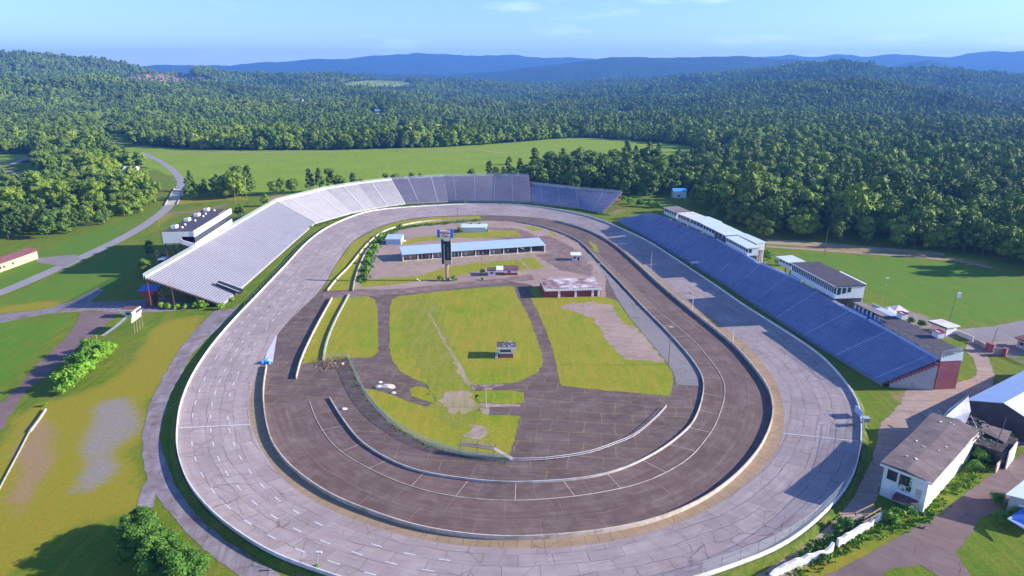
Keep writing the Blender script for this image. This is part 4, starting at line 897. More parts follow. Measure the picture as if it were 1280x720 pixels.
for k, x in enumerate((L * .02, L * .5, L * .97)): boxpart(cb, 'post', 'brick', fr, x - .2, x + .2, .32, .7, 10.2, 13.6)
# concourse building behind the near end of the right stand
A, u, v, L = basis(G(1107, 413.5, 10.6), G(1173.5, 451, 10.6)); v = v if v.x > 0 else -v; A = A + v * .6 - u * 7; L += 7; fr = (A, u, v); W_ = 7.6
co = thing('concourse_building', 'red brick concourse block with flat black roof and white stepped band behind the blue benches', 'building', (A.x, A.y, 0))
boxpart(co, 'end_wall', 'brick', fr, L - .4, L, 0, W_, 0, 10.4); boxpart(co, 'back_wall', 'brick', fr, 0, L - .41, W_ - .4, W_, 0, 10.4); boxpart(co, 'front_wall', 'brick', fr, 0, L - .41, 0, .4, 0, 10.4)
boxpart(co, 'end_wall', 'brick', fr, 0, .4, .41, W_ - .41, 0, 10.4)
boxpart(co, 'floor', 'roof_dark', fr, .0, L - .2, .1, W_ - .05, 10.4, 10.7); boxpart(co, 'roof', 'roof_black', fr, -.2, L - .3, .5, W_ + .1, 13.35, 13.6)
for k in range(9):
    for y_ in (.7, W_ - .3): boxpart(co, 'roof_post', 'steel', fr, L * k / 8.2, L * k / 8.2 + .15, y_, y_ + .15, 10.7, 13.35)
for k in range(7): boxpart(co, 'white_band', 'white', fr, L - .12, L + .12, k * W_ / 7, (k + 1) * W_ / 7, 10.4, 11.7 + .28 * k)
boxpart(co, 'parapet', 'white_rust', fr, 0, L, W_, W_ + .3, 10.0, 11.6)
for (a, b_) in ((1127, 397.5), (1172, 421)):
    g = G(a, b_, 13.6); th = thing('roof_hatch', 'white roof hatch with red rim on the black roof, ' + ('far one by the curtains' if a < 1150 else 'near one by the mesh fence'), 'hatch', g, 'roof hatches on the concourse')
    ang = math.atan2(u.y, u.x); m = MB(); m.box(g, 3.0, 2.4, 1.9, ang); part(m, 'box', M['white'], th); g = g.copy()
    for s_ in (-1, 1):
        m = MB(); c = g + u * s_ * 1.5 + Vector((0, 0, 1.92)); m.box(c, .3, 2.6, .3, ang); part(m, 'rim', M['red'], th); m = MB(); c = g + v * s_ * 1.2 + Vector((0, 0, 1.93)); m.box(c, 2.6, .28, .3, ang); part(m, 'rim', M['red'], th)
# tall mesh fence along the back of the blue benches
def fence(name, label, P_, h, post, rails, mesh='link', pr_=.07, cat='fence', pmat='steel', z=0.0, rr_=.05, every=None):
    P_ = np.asarray(P_); th = thing(name, label, cat, tuple(P_[len(P_) // 2]))
    seg = resample(P_, post) if len(P_) < 12 or every is None else P_[::every]
    for q in seg:
        m = MB(); m.bar(q, q + (0, 0, h), pr_, 4); part(m, 'fence_post', M[pmat], th)
    for hh in rails:
        m = MB()
        for a, b_ in zip(seg[:-1], seg[1:]): m.bar(a + (0, 0, hh * h), b_ + (0, 0, hh * h), rr_, 4)
        part(m, 'rail', M[pmat], th)
    if mesh:
        m = MB()
        for a, b_ in zip(seg[:-1], seg[1:]): m.face([a + (0, 0, .05), b_ + (0, 0, .05), b_ + (0, 0, h), a + (0, 0, h)])
        part(m, 'wire_mesh', M[mesh], th)
    return th
a = A - v * .3; e = A + u * L - v * .3
fence('mesh_fence', 'tall chain link fence behind the top row of blue benches', [(a.x, a.y, 10.7), (e.x, e.y, 10.7)], 3.2, 3.4, (.02, .5, .98), 'link2')
e2 = e + v * (W_ + .2); fence('mesh_fence', 'short mesh fence on top of the white stepped band', [(e.x, e.y, 11.8), (e2.x, e2.y, 13.4)], 2.0, 1.3, (.02, .98))
# end wall of the blue stand
ew = thing('end_wall', 'grey block side wall under the near end of the blue grandstand with stepped red edge', 'wall', tuple(Vector(SB5[-1]) * .5 + Vector(ST5[-1]) * .5))
ORG[ew.name] = Vector(ew.location)
Pa, Pb = Vector(SB5[-1]), Vector(ST5[-1]); d5 = (Pb - Pa); d5.z = 0; n5 = Vector((d5.y, -d5.x, 0)).normalized(); n5 = n5 if n5.y < 0 else -n5
m = MB(); nst = 15
for k in range(2, nst):
    p0 = Pa + d5 * (k / nst) + n5 * .1; p1 = Pa + d5 * ((k + 1) / nst) + n5 * .1; zt = .9 + 9.1 * k / nst - .5
    q = n5 * .35; m.hexa([Vector((p.x, p.y, 0)) for p in (p0, p1, p1 + q, p0 + q)], [Vector((p.x, p.y, zt)) for p in (p0, p1, p1 + q, p0 + q)])
part(m, 'block_wall', M['block'], ew)
for k in range(2, nst):
    p0 = Pa + d5 * (k / nst) + n5 * .08; p1 = Pa + d5 * ((k + 1.02) / nst) + n5 * .08; z0_ = .9 + 9.1 * k / nst - .5; q = n5 * .5
    m = MB(); m.hexa([Vector((p.x, p.y, z0_ + .01)) for p in (p0, p1, p1 + q, p0 + q)], [Vector((p.x, p.y, z0_ + 1.0)) for p in (p0, p1, p1 + q, p0 + q)]); part(m, 'edge_step', M['brick'], ew)
dq = Pa + d5 * .55 + n5 * .46; m = MB(); m.hexa([dq + Vector((0, 0, -dq.z)) + d5.normalized() * a_ + n5 * b_ for a_, b_ in ((0, 0), (1.2, 0), (1.2, .06), (0, .06))], [dq + Vector((0, 0, -dq.z + 2.3)) + d5.normalized() * a_ + n5 * b_ for a_, b_ in ((0, 0), (1.2, 0), (1.2, .06), (0, .06))]); part(m, 'door', M['wall_grey'], ew)
# ticket office behind and long white fence wall
A, u, v, L = basis(G(1163, 412.5), G(1182, 420)); v = v if v.x > 0 else -v; fr = (A, u, v)
tk = thing('ticket_office', 'low white building with pinkish flat roof behind the concourse', 'building', A)
boxpart(tk, 'wall', 'white', fr, 0, L, 0, 5, 0, 3.6); boxpart(tk, 'roof', 'white_rust', fr, -.8, L + .8, -1, 6, 3.61, 3.95); boxpart(tk, 'trim', 'roof_maroon', fr, -.82, L + .82, -1.15, -1.003, 3.3, 3.9)
P_ = resample(GN([(1186, 414), (1200, 420), (1216, 427)]), 4); solo(sweep(P_, [(.15, 0), (.15, 2.0), (-.15, 2.0), (-.15, 0)]), 'boundary_wall', M['white'], 'long white boundary wall running down from the ticket office', 'wall')
P_ = resample(GN([(1217, 428), (1226, 432), (1233, 437)]), 2); solo(sweep(P_, [(.15, 0), (.15, 1.6), (-.15, 1.6), (-.15, 0)]), 'boundary_wall', M['wall_grey'], 'grey board fence between the white wall and red gate posts', 'fence')
for k, (x, y, lb) in enumerate(((1234, 438, 'left'), (1239.5, 440, 'middle'), (1255, 445, 'right'))):
    g = G(x, y); m = MB(); m.box(g, 1.3, 1.3, 3.0, .5); m.box(g + Vector((0, 0, 3)), 1.6, 1.6, .2, .5); solo(m, 'gate_post', M['brick'], f'red brick gate post, {lb} one of three at the right entrance', 'post', 'red gate posts')
g = G(1247, 443); m = MB(); m.box(g, 3.0, .3, 2.6, -.35); solo(m, 'board_gate', M['block'], 'pale board between the red gate posts', 'gate')
P_ = resample(GN([(1258, 446), (1270, 451), (1285, 457)]), 2.5); fence('boundary_fence', 'grey wire fence right of the red gate posts', P_, 1.5, 2.5, (.5, .97), 'link', .06)
A, u, v, L = basis(G(1270, 434), G(1300, 445)); v = v if v.x > 0 else -v; fr = (A, u, v)
sh = thing('shed', 'grey shed with a maroon roof at the right edge beside the gravel drive', 'shed', A); boxpart(sh, 'wall', 'block', fr, 0, L, 0, 7, 0, 3.6); boxpart(sh, 'roof', 'roof_maroon', fr, -.8, L, -1, 8, 3.61, 4.0, 4.0, 4.8)
boxpart(sh, 'window', 'glass', fr, 1, 2.4, -.05, -.003, 1.4, 2.6)
# white tents behind concession block
for k, (x, y) in enumerate(((1110, 391), (1122, 388.5))):
    g = G(x, y, 7); g.z = 0; th = thing('canopy_tent', f"white peaked canopy behind the concession block, {('left', 'right')[k]} one of two", 'tent', g, 'white canopies')
    m = MB(); s_ = 3.2; c4 = [g + Vector((i * s_, j * s_, 7.6)) for i, j in ((-1, -1), (1, -1), (1, 1), (-1, 1))]; ap = g + Vector((0, 0, 9.6)); n0 = len(m.v)
    for i in range(4): m.face([c4[i], c4[(i + 1) % 4], ap]); m.face([c4[i] - Vector((0, 0, .5)), c4[(i + 1) % 4] - Vector((0, 0, .5)), c4[(i + 1) % 4], c4[i]])
    part(m, 'canopy', M['white_rust'], th)
    for q in c4: m = MB(); m.bar((q.x * .98 + g.x * .02, q.y * .98 + g.y * .02, 0), (q.x * .98 + g.x * .02, q.y * .98 + g.y * .02, 7.5), .07, 4); part(m, 'leg', M['steel'], th)

# ------------------------------------------------------------------ infield buildings
X1, Y1 = Vector((1, 0, 0)), Vector((0, 1, 0))
# long open shed
A, u, v, L = basis(G(504, 326.5), G(680.5, 314.5)); v = Vector((-u.y, u.x, 0)); fr = (A, u, v); Dp = 13.0
ls = thing('open_shed', 'long open fronted shed with pale blue metal roof in the paddock', 'shed', A + u * L / 2 + v * 5)
m = MB(); 
for i in range(10):
    x0, x1 = -.6 + i * (L + 1.2) / 10, -.6 + (i + 1) * (L + 1.2) / 10 - .05
    m = MB(); fbox(m, *fr, x0, x1, -1.4, Dp, 4.0, 4.3, 4.3, 5.6); 
    for j in range(len(m.v)):
        if m.v[j][2] < 4.25: yy = (Vector(m.v[j]) - A).dot(v); m.v[j] = (m.v[j][0], m.v[j][1], 4.05 + 1.3 * (yy + 1.4) / (Dp + 1.4))
    part(m, 'roof_panel', M['roof_blue'], ls)
boxpart(ls, 'back_wall', 'roof_dark', fr, 0, L, Dp - .6, Dp - .3, 0, 5.0); boxpart(ls, 'floor', 'wall_cream', fr, -.3, L + .3, -1.2, Dp - .3, 0.04, .12)
boxpart(ls, 'end_wall', 'wall_grey', fr, -.2, 0, 0, Dp - .6, 0, 4.2); boxpart(ls, 'end_wall', 'wall_grey', fr, L, L + .2, 0, Dp - .6, 0, 4.2)
for i in range(11):
    x = L * i / 10; boxpart(ls, 'post', 'white', fr, x - .22, x + .22, -.5, -.1, .12, 4.0)
random.seed(11)
for i in range(10):
    if i in (8, 9): continue
    x0 = L * i / 10 + .5; x1 = L * (i + 1) / 10 - .5; boxpart(ls, 'bay_wall', ('wood', 'roof_maroon', 'wood', 'roof_dark')[i % 4], fr, x0, x1, 3.0, 3.3, .12, 2.4 + random.random())
    for k in range(3):
        xx = x0 + random.random() * (x1 - x0 - 1.2); boxpart(ls, 'board', 'wood' if k % 2 else 'white_rust', fr, xx, xx + .5 + random.random() * .6, 2.7, 2.95, .13, 1.4 + random.random() * 1.2)
# small blue shed
A, u, v, L = basis(G(482.5, 306), G(501, 306)); fr = (A, X1, Y1); L = (G(501, 306) - A).length
bs = thing('blue_shed', 'small blue metal shed with white end at the left of the paddock', 'shed', A + X1 * L / 2)
boxpart(bs, 'wall', 'roof_blue', fr, 0, L, 0, 10, 0, 3.4); boxpart(bs, 'end_wall', 'white', fr, L + .003, L + .2, 0, 10, 0, 3.6); boxpart(bs, 'roof', 'roof_blue', fr, -.5, L + .4, -.6, 10.6, 3.42, 3.7, 3.7, 4.3); boxpart(bs, 'door', 'glass', fr, L + .2, L + .26, 3, 5.5, 0, 2.6); boxpart(bs, 'lean_to', 'white', fr, L + .4, L + 2.6, 1, 5, 1.7, 1.9)
# white roofed shed behind
A = G(577, 290.5); L = (G(608, 290.5) - A).length; fr = (A, X1, Y1)
ws = thing('white_shed', 'low shed with white roof and two dark vents behind the scoreboard', 'shed', A + X1 * L / 2)
boxpart(ws, 'wall', 'roof_bluewhite', fr, .3, L - .3, 0, 9, 0, 3.2); boxpart(ws, 'roof', 'roof_bluewhite', fr, -.3, L + .3, -.5, 4.5, 3.22, 3.5, 3.5, 5.0); boxpart(ws, 'roof', 'roof_bluewhite', fr, -.3, L + .3, 4.503, 9.5, 3.22, 3.5, 5.0, 3.5)
for x in (L * .38, L * .72): g = A + X1 * x + Y1 * 4.4; m = MB(); m.box((g.x, g.y, 4.9), .9, .9, .7); part(m, 'roof_vent', M['roof_dark'], ws)
# kiosk
A = G(715, 325.5); L = (G(725, 325.5) - A).length; fr = (A, X1, Y1)
ks = thing('kiosk', 'tiny pinkish kiosk with white roof near the right pit wall', 'kiosk', A + X1 * L / 2)
boxpart(ks, 'wall', 'white_rust', fr, 0, L, 0, 4, 0, 2.7); boxpart(ks, 'roof', 'white', fr, -.7, L + .7, -.7, 4.8, 2.72, 3.2, 3.2, 3.6); boxpart(ks, 'window', 'glass', fr, L * .2, L * .45, -.06, -.003, 1.1, 2.2); boxpart(ks, 'door', 'glass', fr, L * .7, L * .9, -.06, -.003, 0, 2.1)
# red garage with patched roof
A, u, v, L = basis(G(681, 372.5), G(752, 370.5)); v = Vector((-u.y, u.x, 0)); fr = (A, u, v); Dp = 18.0
rg = thing('garage_building', 'deep red garage with patchy flat roof and white front posts', 'garage', A + u * L / 2 + v * 10)
boxpart(rg, 'wall', 'red', fr, 0, L - 1, .5, Dp, 0, 3.6); boxpart(rg, 'roof', 'roof_patchy', fr, -.1, L, -.2, Dp, 3.62, 4.1); boxpart(rg, 'fascia', 'white', fr, -.15, L + .05, -.45, -.203, 3.4, 4.3)
for x in (L * .25, L * .54, L * .84, L * .95): boxpart(rg, 'post', 'white', fr, x - .55, x + .55, -.1, .8, 0, 3.4)
for k in range(6): x = L * (k + .3) / 6; boxpart(rg, 'garage_door', 'roof_maroon', fr, x, x + L * .1, .42, .49, 0, 2.8)
boxpart(rg, 'side_trim', 'wall_grey', fr, -.45, -.11, -.2, Dp, 3.5, 4.2)
# two small red and white sheds
A = G(610, 345); fr = (A, X1, Y1); L = (G(619, 345) - A).length
r1 = thing('hut', 'small white hut with dark roof, left of the red and white hut in the paddock', 'hut', A); boxpart(r1, 'wall', 'white', fr, 0, L, 0, 4, 0, 2.9); boxpart(r1, 'roof', 'roof_dark', fr, -.5, L + .4, -.5, 4.6, 2.92, 3.4); boxpart(r1, 'window', 'red', fr, L * .3, L * .75, -.06, -.003, 1.2, 2.1)
boxpart(r1, 'porch_roof', 'white', fr, L + .5, L + 4.2, .4, 5, 3.0, 3.2, 3.2, 4.2)
A = G(629, 344); fr = (A, X1, Y1); L = (G(647, 344) - A).length
r2 = thing('hut', 'long low red and white hut with maroon roof in the paddock', 'hut', A); boxpart(r2, 'wall', 'red', fr, 0, L, 0, 4.5, 0, 1.2); boxpart(r2, 'upper_wall', 'white', fr, .02, L - .02, .02, 4.4, 1.2, 2.8); boxpart(r2, 'roof', 'roof_maroon', fr, -.3, L + .5, -.6, 5.2, 2.82, 3.3, 3.2, 4.0); boxpart(r2, 'window', 'glass', fr, L * .3, L * .5, -.05, -.003, 1.4, 2.3)
# scoreboard tower
g = G(559, 350.5); sb = thing('scoreboard_tower', 'tall black scoreboard tower with a logo sign on a rusty pole', 'scoreboard', g)
z = lambda py: CAM_H + (py - 0) * 0
def zat(py, base):  # height above base point at picture height py
    b = (360 - py) / FPX; return CAM_H + math.hypot(base.x * 0, base.y) * (-SP + b * CP) / (CP + b * SP)
zt = [zat(y, g) for y in (287, 309, 324, 337, 341, 297)]
m = MB(); m.bar(g, (g.x, g.y, zat(328, g)), .85, 8); part(m, 'pole', M['wood'], sb)
m = MB(); m.bar((g.x + .9, g.y, 0), (g.x + .9, g.y, zat(337, g)), .2, 6); part(m, 'pole', M['pole'], sb)
pxm = (G(560, 350) - G(559, 350)).length
def sbox(name, mat, x0, x1, y0, y1, dy0=-.6, dy1=.6):
    m = MB(); fbox(m, Vector((g.x, g.y, 0)), X1, Y1, (x0 - 559) * pxm, (x1 - 559) * pxm, dy0, dy1, zat(y1, g), zat(y0, g)); return part(m, name, M[mat], sb)
sbox('digit_panel', 'black', 553.4, 564.8, 299, 329.5); sbox('frame', 'steel', 552.9, 553.4, 299, 329.5, -.8, .7); sbox('frame', 'steel', 564.8, 565.3, 299, 329.5, -.8, .7)
sbox('base_panel', 'tan', 556, 565, 325, 330, -.95, -.61)
for k in range(11): sbox('position_number', 'white', 556, 557, 305 + k * 1.85, 306.1 + k * 1.85, -.72, -.62)
for k in range(5): sbox('lap_digit', 'wall_grey', 560.8, 561.6, 309 + k * 2.9, 310.6 + k * 2.9, -.70, -.62)
sbox('top_panel', 'white_rust', 556.5, 563.5, 298.6, 301, -.9, -.61)
sbox('sign_wing', 'blue', 548.5, 552.2, 287, 296.5); sbox('sign_wing', 'blue', 563.8, 568, 286.6, 297)
m = MB(); cx = g.x + (558 - 559) * pxm; W2_ = 6.2 * pxm; zz_ = [zat(q, g) for q in (287.8, 294, 299.5)]
pl = [(cx - W2_, zz_[0]), (cx + W2_, zz_[0]), (cx + W2_, zz_[1]), (cx + W2_ * .35, zz_[2]), (cx - W2_ * .35, zz_[2]), (cx - W2_, zz_[1])]
n0 = len(m.v); m.v += [(x, g.y - 1.0, q) for x, q in pl] + [(x, g.y - .3, q) for x, q in pl]; k = 6; m.f.append(tuple(range(k))); m.f.append(tuple(2 * k - 1 - i for i in range(k)))
for i in range(k): m.f.append((i, k + i, k + (i + 1) % k, (i + 1) % k))
shield = part(m, 'sign_shield', M['white'], sb)
def text(s, size, loc, mat, parent, rot=(R(90), 0, 0), name='lettering'):
    c = bpy.data.curves.new('lettering', 'FONT'); c.body = s; c.size = size; c.align_x = 'CENTER'; c.extrude = .03; c.offset = .06; c.resolution_u = 2
    tmp = bpy.data.objects.new('tmp', c); COL.objects.link(tmp); dg = bpy.context.evaluated_depsgraph_get(); me = bpy.data.meshes.new_from_object(tmp.evaluated_get(dg)); bpy.data.objects.remove(tmp)
    me.materials.clear(); me.materials.append(M[mat]); o = bpy.data.objects.new(name, me); COL.objects.link(o); o.parent = parent; o.location = Vector(loc) - ORG[parent.name]; o.rotation_euler = rot; return o
text('Winston', 1.5, (cx, g.y - 1.05, zat(291.8, g)), 'sign_red', shield); text('Cup', 1.7, (cx, g.y - 1.05, zat(295.6, g)), 'sign_red', shield)
# starter's / broadcast stand in the grass
A = G(622.5, 447.5); fr = (A, X1, Y1); L = (G(644, 447.5) - A).length
tw = thing('observation_stand', 'small two storey stand with wrecked dark roof and white wall alone on the infield grass', 'building', A + X1 * L / 2)
boxpart(tw, 'lower_wall', 'brick', fr, .5, L - .8, .2, 5.2, 0, 1.7); w_ = boxpart(tw, 'window', 'glass', fr, .8, L - 1.6, -.06, -.003, 2.5, 3.3); boxpart(w_, 'sill', 'wall_grey', fr, .7, L - 1.5, -.16, -.003, 2.38, 2.5)
boxpart(tw, 'upper_wall', 'white', fr, .3, L - 1.0, 0, 5.4, 1.72, 3.5); boxpart(tw, 'roof', 'roof_dark', fr, -.5, L + .2, -.3, 5.8, 3.9, 4.2); boxpart(tw, 'fascia', 'white', fr, -.6, L + .3, -.55, -.303, 3.75, 4.25)
for x, y in ((-.2, -.1), (-.2, 5.2), (L - .1, -.1), (L - .1, 5.2)): boxpart(tw, 'post', 'white', fr, x - .12, x + .12, y - .12, y + .12, 0, 3.9)
m = MB()
for k in range(6): fbox(m, A, X1, Y1, -1.0 + .0, -.3, -1.6 + k * .45, -1.15 + k * .45, .0 + k * .3, .25 + k * .3)
part(m, 'stairs', M['steel'], tw)
random.seed(3)
for k in range(9): x, y = random.uniform(.2, L - .6), random.uniform(.4, 5.2); boxpart(tw, 'torn_roofing', 'white_rust' if k % 2 else 'wall_grey', fr, x, x + random.uniform(.3, .9), y, y + .4, 4.21, 4.3 + random.random() * .25)
# steel platform by the near fence
A = G(574, 571); fr = (A, X1, Y1); L = (G(622, 571) - A).length
A, u, v, L = basis(G(574, 567), G(617, 573)); v = Vector((-u.y, u.x, 0)); fr = (A, u, v)
sp = thing('viewing_platform', 'raised steel platform with ramp beside the near wire fence', 'platform', A + u * L / 2)
boxpart(sp, 'deck', 'roof_grey', fr, 0, L, 0, 1.6, 2.6, 2.75)
for x in (0, L * .5, L):
    for y in (0, 1.5): m = MB(); q = A + u * x + v * y; m.bar((q.x, q.y, 0), (q.x, q.y, 3.8 if y else 2.7), .08, 4); part(m, 'post', M['roof_dark'], sp)
for hz_, y in ((3.75, 1.5), (3.2, 1.5), (2.68, -.02)): m = MB(); p = A + v * y; q = A + u * L + v * y; m.bar((p.x, p.y, hz_), (q.x, q.y, hz_), .05, 4); part(m, 'rail', M['roof_dark'] if y < 0 else M['steel'], sp)
m = MB(); p = A + u * L; q = A + u * (L + 5.2); mm_ = [p, q, q + v * 1.5, p + v * 1.5]; m.hexa([Vector((r_.x, r_.y, z_ - .12)) for r_, z_ in zip(mm_, (2.7, .2, .2, 2.7))], [Vector((r_.x, r_.y, z_)) for r_, z_ in zip(mm_, (2.7, .2, .2, 2.7))]); part(m, 'ramp', M['roof_grey'], sp)
# wire fences of the pit
F1 = GN([(434, 446), (445, 472), (460, 499), (480, 522), (505, 540), (532, 555), (570, 568), (607, 574), (636, 577)])
fence('pit_fence', 'pale chain link fence curving round the near left infield grass', F1, 2.2, 3.0, (.98,), 'link', .05)
F2 = GN([(637, 577), (660, 577), (690, 575), (735, 568), (770, 556), (795, 545), (820, 524), (833, 510)])
fence('pit_rail', 'double white rail curving across the right edge of the concrete pad', F2, 1.1, 3.2, (.45, .98), None, .07, 'railing', 'wall_white', 0, .08)
P_ = GN([(404, 448), (434, 447)]); fence('pit_fence', 'short wire fence between grey rail and long chain link fence', P_, 1.8, 2.4, (.98,), 'link2', .04)
# catch fence on the near right outer wall
k0 = int(np.argmin(((out3[:, :2] - np.array(GN([(878, 722)], 1.3))[0, :2]) ** 2).sum(1))); k1 = int(np.argmin(((out3[:, :2] - np.array(GN([(1076, 520)], 1.2))[0, :2]) ** 2).sum(1)))
ka, kb = min(k0, k1), max(k0, k1); cf = out3[ka:kb:2].copy() + (0, 0, .95)
fence('catch_fence', 'galvanised catch fence on top of the wall around the near right bend', cf, 3.0, 5, (.5, .98), 'link2', .05, 'fence', 'steel', 0, .03, 1)
k0 = int(np.argmin(((out3[:, :2] - np.array(GN([(300, 390)], 1.2))[0, :2]) ** 2).sum(1))); k1 = int(np.argmin(((out3[:, :2] - np.array(GN([(400, 292)], 1.8))[0, :2]) ** 2).sum(1)))
ka, kb = min(k0, k1), max(k0, k1); cf = out3[ka:kb:2].copy() + (0, 0, .95)
fence('catch_fence', 'thin catch fence on the wall below the left grandstand', cf, 1.8, 5, (.98,), None, .05, 'fence', 'steel', 0, .03, 1)
# sign panel on the right outer wall
for (x, y, s_, lb) in ((868, 332, 5.5, 'flag stand'), ):
    g = G(x, y, 1.0); fs = thing('flag_stand', 'small white starter platform on the wall of the right straight', 'platform', g); fr = (Vector((g.x, g.y, 0)), X1, Y1); boxpart(fs, 'floor', 'white', fr, -2, 2, -1.5, 1.5, 2.6, 2.8)
    for a_, b_ in ((-1.9, -1.4), (1.9, -1.4), (-1.9, 1.4), (1.9, 1.4)): boxpart(fs, 'post', 'steel', fr, a_ - .07, a_ + .07, b_ - .07, b_ + .07, .6, 3.8)
    boxpart(fs, 'panel', 'roof_bluewhite', fr, -2, 2, -1.6, -1.503, 2.6, 3.9)
g = G(1072.5, 517, 1.9); m = MB(); m.box((g.x, g.y, 1.9), .3, 3.4, 1.9, .1); solo(m, 'sign_panel', M['roof_blue'], 'small blue panel fixed to the wall at the right bend', 'sign')
g = G(1081, 530, 1.5); bx = thing('flag_box', 'grey steel box on a post just outside the right bend', 'box', (g.x, g.y, 0)); fr = (Vector((g.x, g.y, 0)), X1, Y1); boxpart(bx, 'post', 'steel', fr, -.1, .1, -.1, .1, 0, 2.4); boxpart(bx, 'cabinet', 'steel', fr, -.9, .9, -.7, .7, 2.4, 3.6); boxpart(bx, 'roof', 'steel', fr, -1.1, 1.1, -.9, .9, 3.6, 3.75)

# ------------------------------------------------------------------ rubble, poles, oddments
def rock(name, label, px_, py_, w_, h_, d_, seed, mat='rubble', group=None, n_=1):
    g = G(px_, py_); m = MB(); m.blob((g.x, g.y, h_ * .3), w_, d_, h_, seed, 2, .22); return solo(m, name, M[mat], label, 'rubble', group)
rock('rubble_heap', 'largest tan and white rubble heap on the dark infield lane', 484, 484.5, 2.6, .8, 1.5, 1); rock('rubble_heap', 'bright white rubble heap left of the largest heap', 475.5, 484.5, 1.7, .6, 1.0, 2, 'white'); rock('rubble_heap', 'small white block below the rubble heap', 492, 491.5, .8, .4, .5, 3, 'white'); rock('rubble_heap', 'small white block above the rubble heap', 475, 478.5, .7, .4, .5, 4, 'white'); rock('sand_bag', 'white bag lying on the dark pit lane', 430.5, 511.5, .95, .35, .6, 5, 'white')
random.seed(5)
m = MB()
for k in range(170): g = G(random.gauss(411, 8), random.gauss(456, 3)); a = random.random() * 3.1; ln = random.uniform(.6, 2.6); h = random.uniform(.1, .8); m.bar((g.x, g.y, .1), (g.x + math.cos(a) * ln, g.y + math.sin(a) * ln, h), .09, 3)
solo(m, 'brush_pile', M['wood'], 'heap of dead brown brushwood at the end of the grass strip', 'brush pile')
rock('debris', 'pinkish white debris beside the dead brushwood', 428, 455.5, .6, .5, .8, 8); rock('debris', 'small white debris right of the brushwood', 419, 454.5, .5, .3, .5, 9, 'white')
def lightpole(x, y, h, label, kind='lamp', mat='steel', name='light_pole', lean=0, group=None):
    g = G(x, y); th = thing(name, label, 'pole', g, group); m = MB(); m.bar(g, g + Vector((lean, 0, h)), (.16, .09), 6); part(m, 'pole', M[mat], th)
    if kind == 'lamp': m = MB(); m.box(g + Vector((lean, -.1, h)), 1.3, .5, .35); part(m, 'lamp_head', M['white_rust'], th)
    elif kind == 'box': m = MB(); m.box(g + Vector((lean + .8, 0, h - 2.6)), 1.4, 1.0, 1.9); part(m, 'speaker_box', M['white'], th)
    elif kind == 'cross': m = MB(); m.bar(g + Vector((-1.3, 0, h - .8)), g + Vector((1.3, 0, h - .8)), .09, 4); part(m, 'crossarm', M[mat], th)
    elif kind == 'fat': m = MB(); m.box(g + Vector((0, -.2, h - 4)), .9, .9, 4.2); part(m, 'transformer', M['wood'], th)
    return th
lightpole(835.5, 456, 14.5, 'tall dark light pole on the grass corner by the pale pit lane', 'lamp', 'pole'); lightpole(748, 348, 7.5, 'light pole beside the right corner of the red garage', 'lamp', 'steel'); lightpole(813.5, 337, 10, 'thin pole standing against the wall of the shaded straight', 'none'); lightpole(865, 390, 6.5, 'short white pole on the wall of the right straight', 'none', 'white'); lightpole(916, 426, 4.5, 'white post at the wall where the right bend starts', 'none', 'white')
lightpole(602, 345, 11, 'bare brown pole beside the small white hut', 'none', 'pole'); lightpole(572.5, 286, 15, 'tall thin pole beside the white roofed shed', 'cross', 'pole'); lightpole(1183, 413, 17, 'tall pole with white loudspeaker box behind the ticket office', 'box', 'pole', lean=1.3); lightpole(1100, 388, 15, 'slim pole with lamp beside the white canopies', 'lamp', 'wood', lean=.8)
lightpole(1030, 320, 16, 'utility pole at the edge of the right hand field', 'none', 'pole'); lightpole(310, 258, 23, 'thick tall utility pole with a grey top above the left treeline', 'fat', 'wood'); lightpole(295, 256, 17, 'thinner utility pole beside the thick one', 'none', 'wood'); lightpole(156, 271, 14, 'utility pole with pale crossarm at the wood edge on the left', 'cross', 'wood'); lightpole(123, 434.5, 5.5, 'short pale post among the bushes on the left', 'none', 'wood')
lightpole(607.5, 509, 6.5, 'thin post with small bracket by the concrete pad', 'none', 'steel'); lightpole(1238, 575, 13, 'dark utility pole in the weeds right of the grey roofed house', 'none', 'pole', lean=1.5); lightpole(1238, 437, 9, 'dark pole behind the red gate posts', 'none', 'pole', lean=.8); lightpole(394, 713, 4.5, 'pale pole beside the little bush on the near wall', 'lamp', 'steel', lean=1.2)
lightpole(205, 318, 22, 'weathered pole at the back corner of the press box', 'none', 'wood')
g = G(539, 350); 
for k, (x, y) in enumerate(((521, 349.5), (524, 351))): rock('debris', ('small white', 'larger white')[k] + ' lump of debris in the paddock grass', x, y, .8, .4, .5, 20 + k, 'white')

# ------------------------------------------------------------------ houses at lower right
A = Vector((99.3, 133.5, 0)); A.x, A.y = G(1147, 646).x + .6, G(1147, 646).y; B = Vector((123.5, 158, 0))
e_ = G(1222, 541, 8.9); w0 = G(1104, 576, 9.3); c0 = G(1165, 604.5, 8.9)
u = Vector((e_.x - c0.x, e_.y - c0.y, 0)); L = u.length; u.normalize(); v = Vector((-u.y, u.x, 0)); Wd = abs((Vector((w0.x - c0.x, w0.y - c0.y, 0))).dot(v)); A = Vector((c0.x, c0.y, 0)) + u * .8 + v * .8
fr = (A, u, v); L -= .5; Wd -= 1.4
P = lambda x, y, z: A + u * x + v * y + Vector((0, 0, z))
hs = thing('house', 'white house with large grey brown shingle roof and a burnt out far end', 'house', A)
H0, H1 = 8.7, 9.1
boxpart(hs, 'side_wall', 'white', fr, .0, L, 0, .35, 0, H0 - .02); boxpart(hs, 'front_wall', 'white', fr, -.001, .35, .36, Wd - .36, 0, H0); boxpart(hs, 'side_wall', 'white', fr, 0, L, Wd - .35, Wd, 0, H1); boxpart(hs, 'back_wall', 'char', fr, L - .35, L, .36, Wd - .36, 0, H0 - 1)
m = MB(); nx = 14
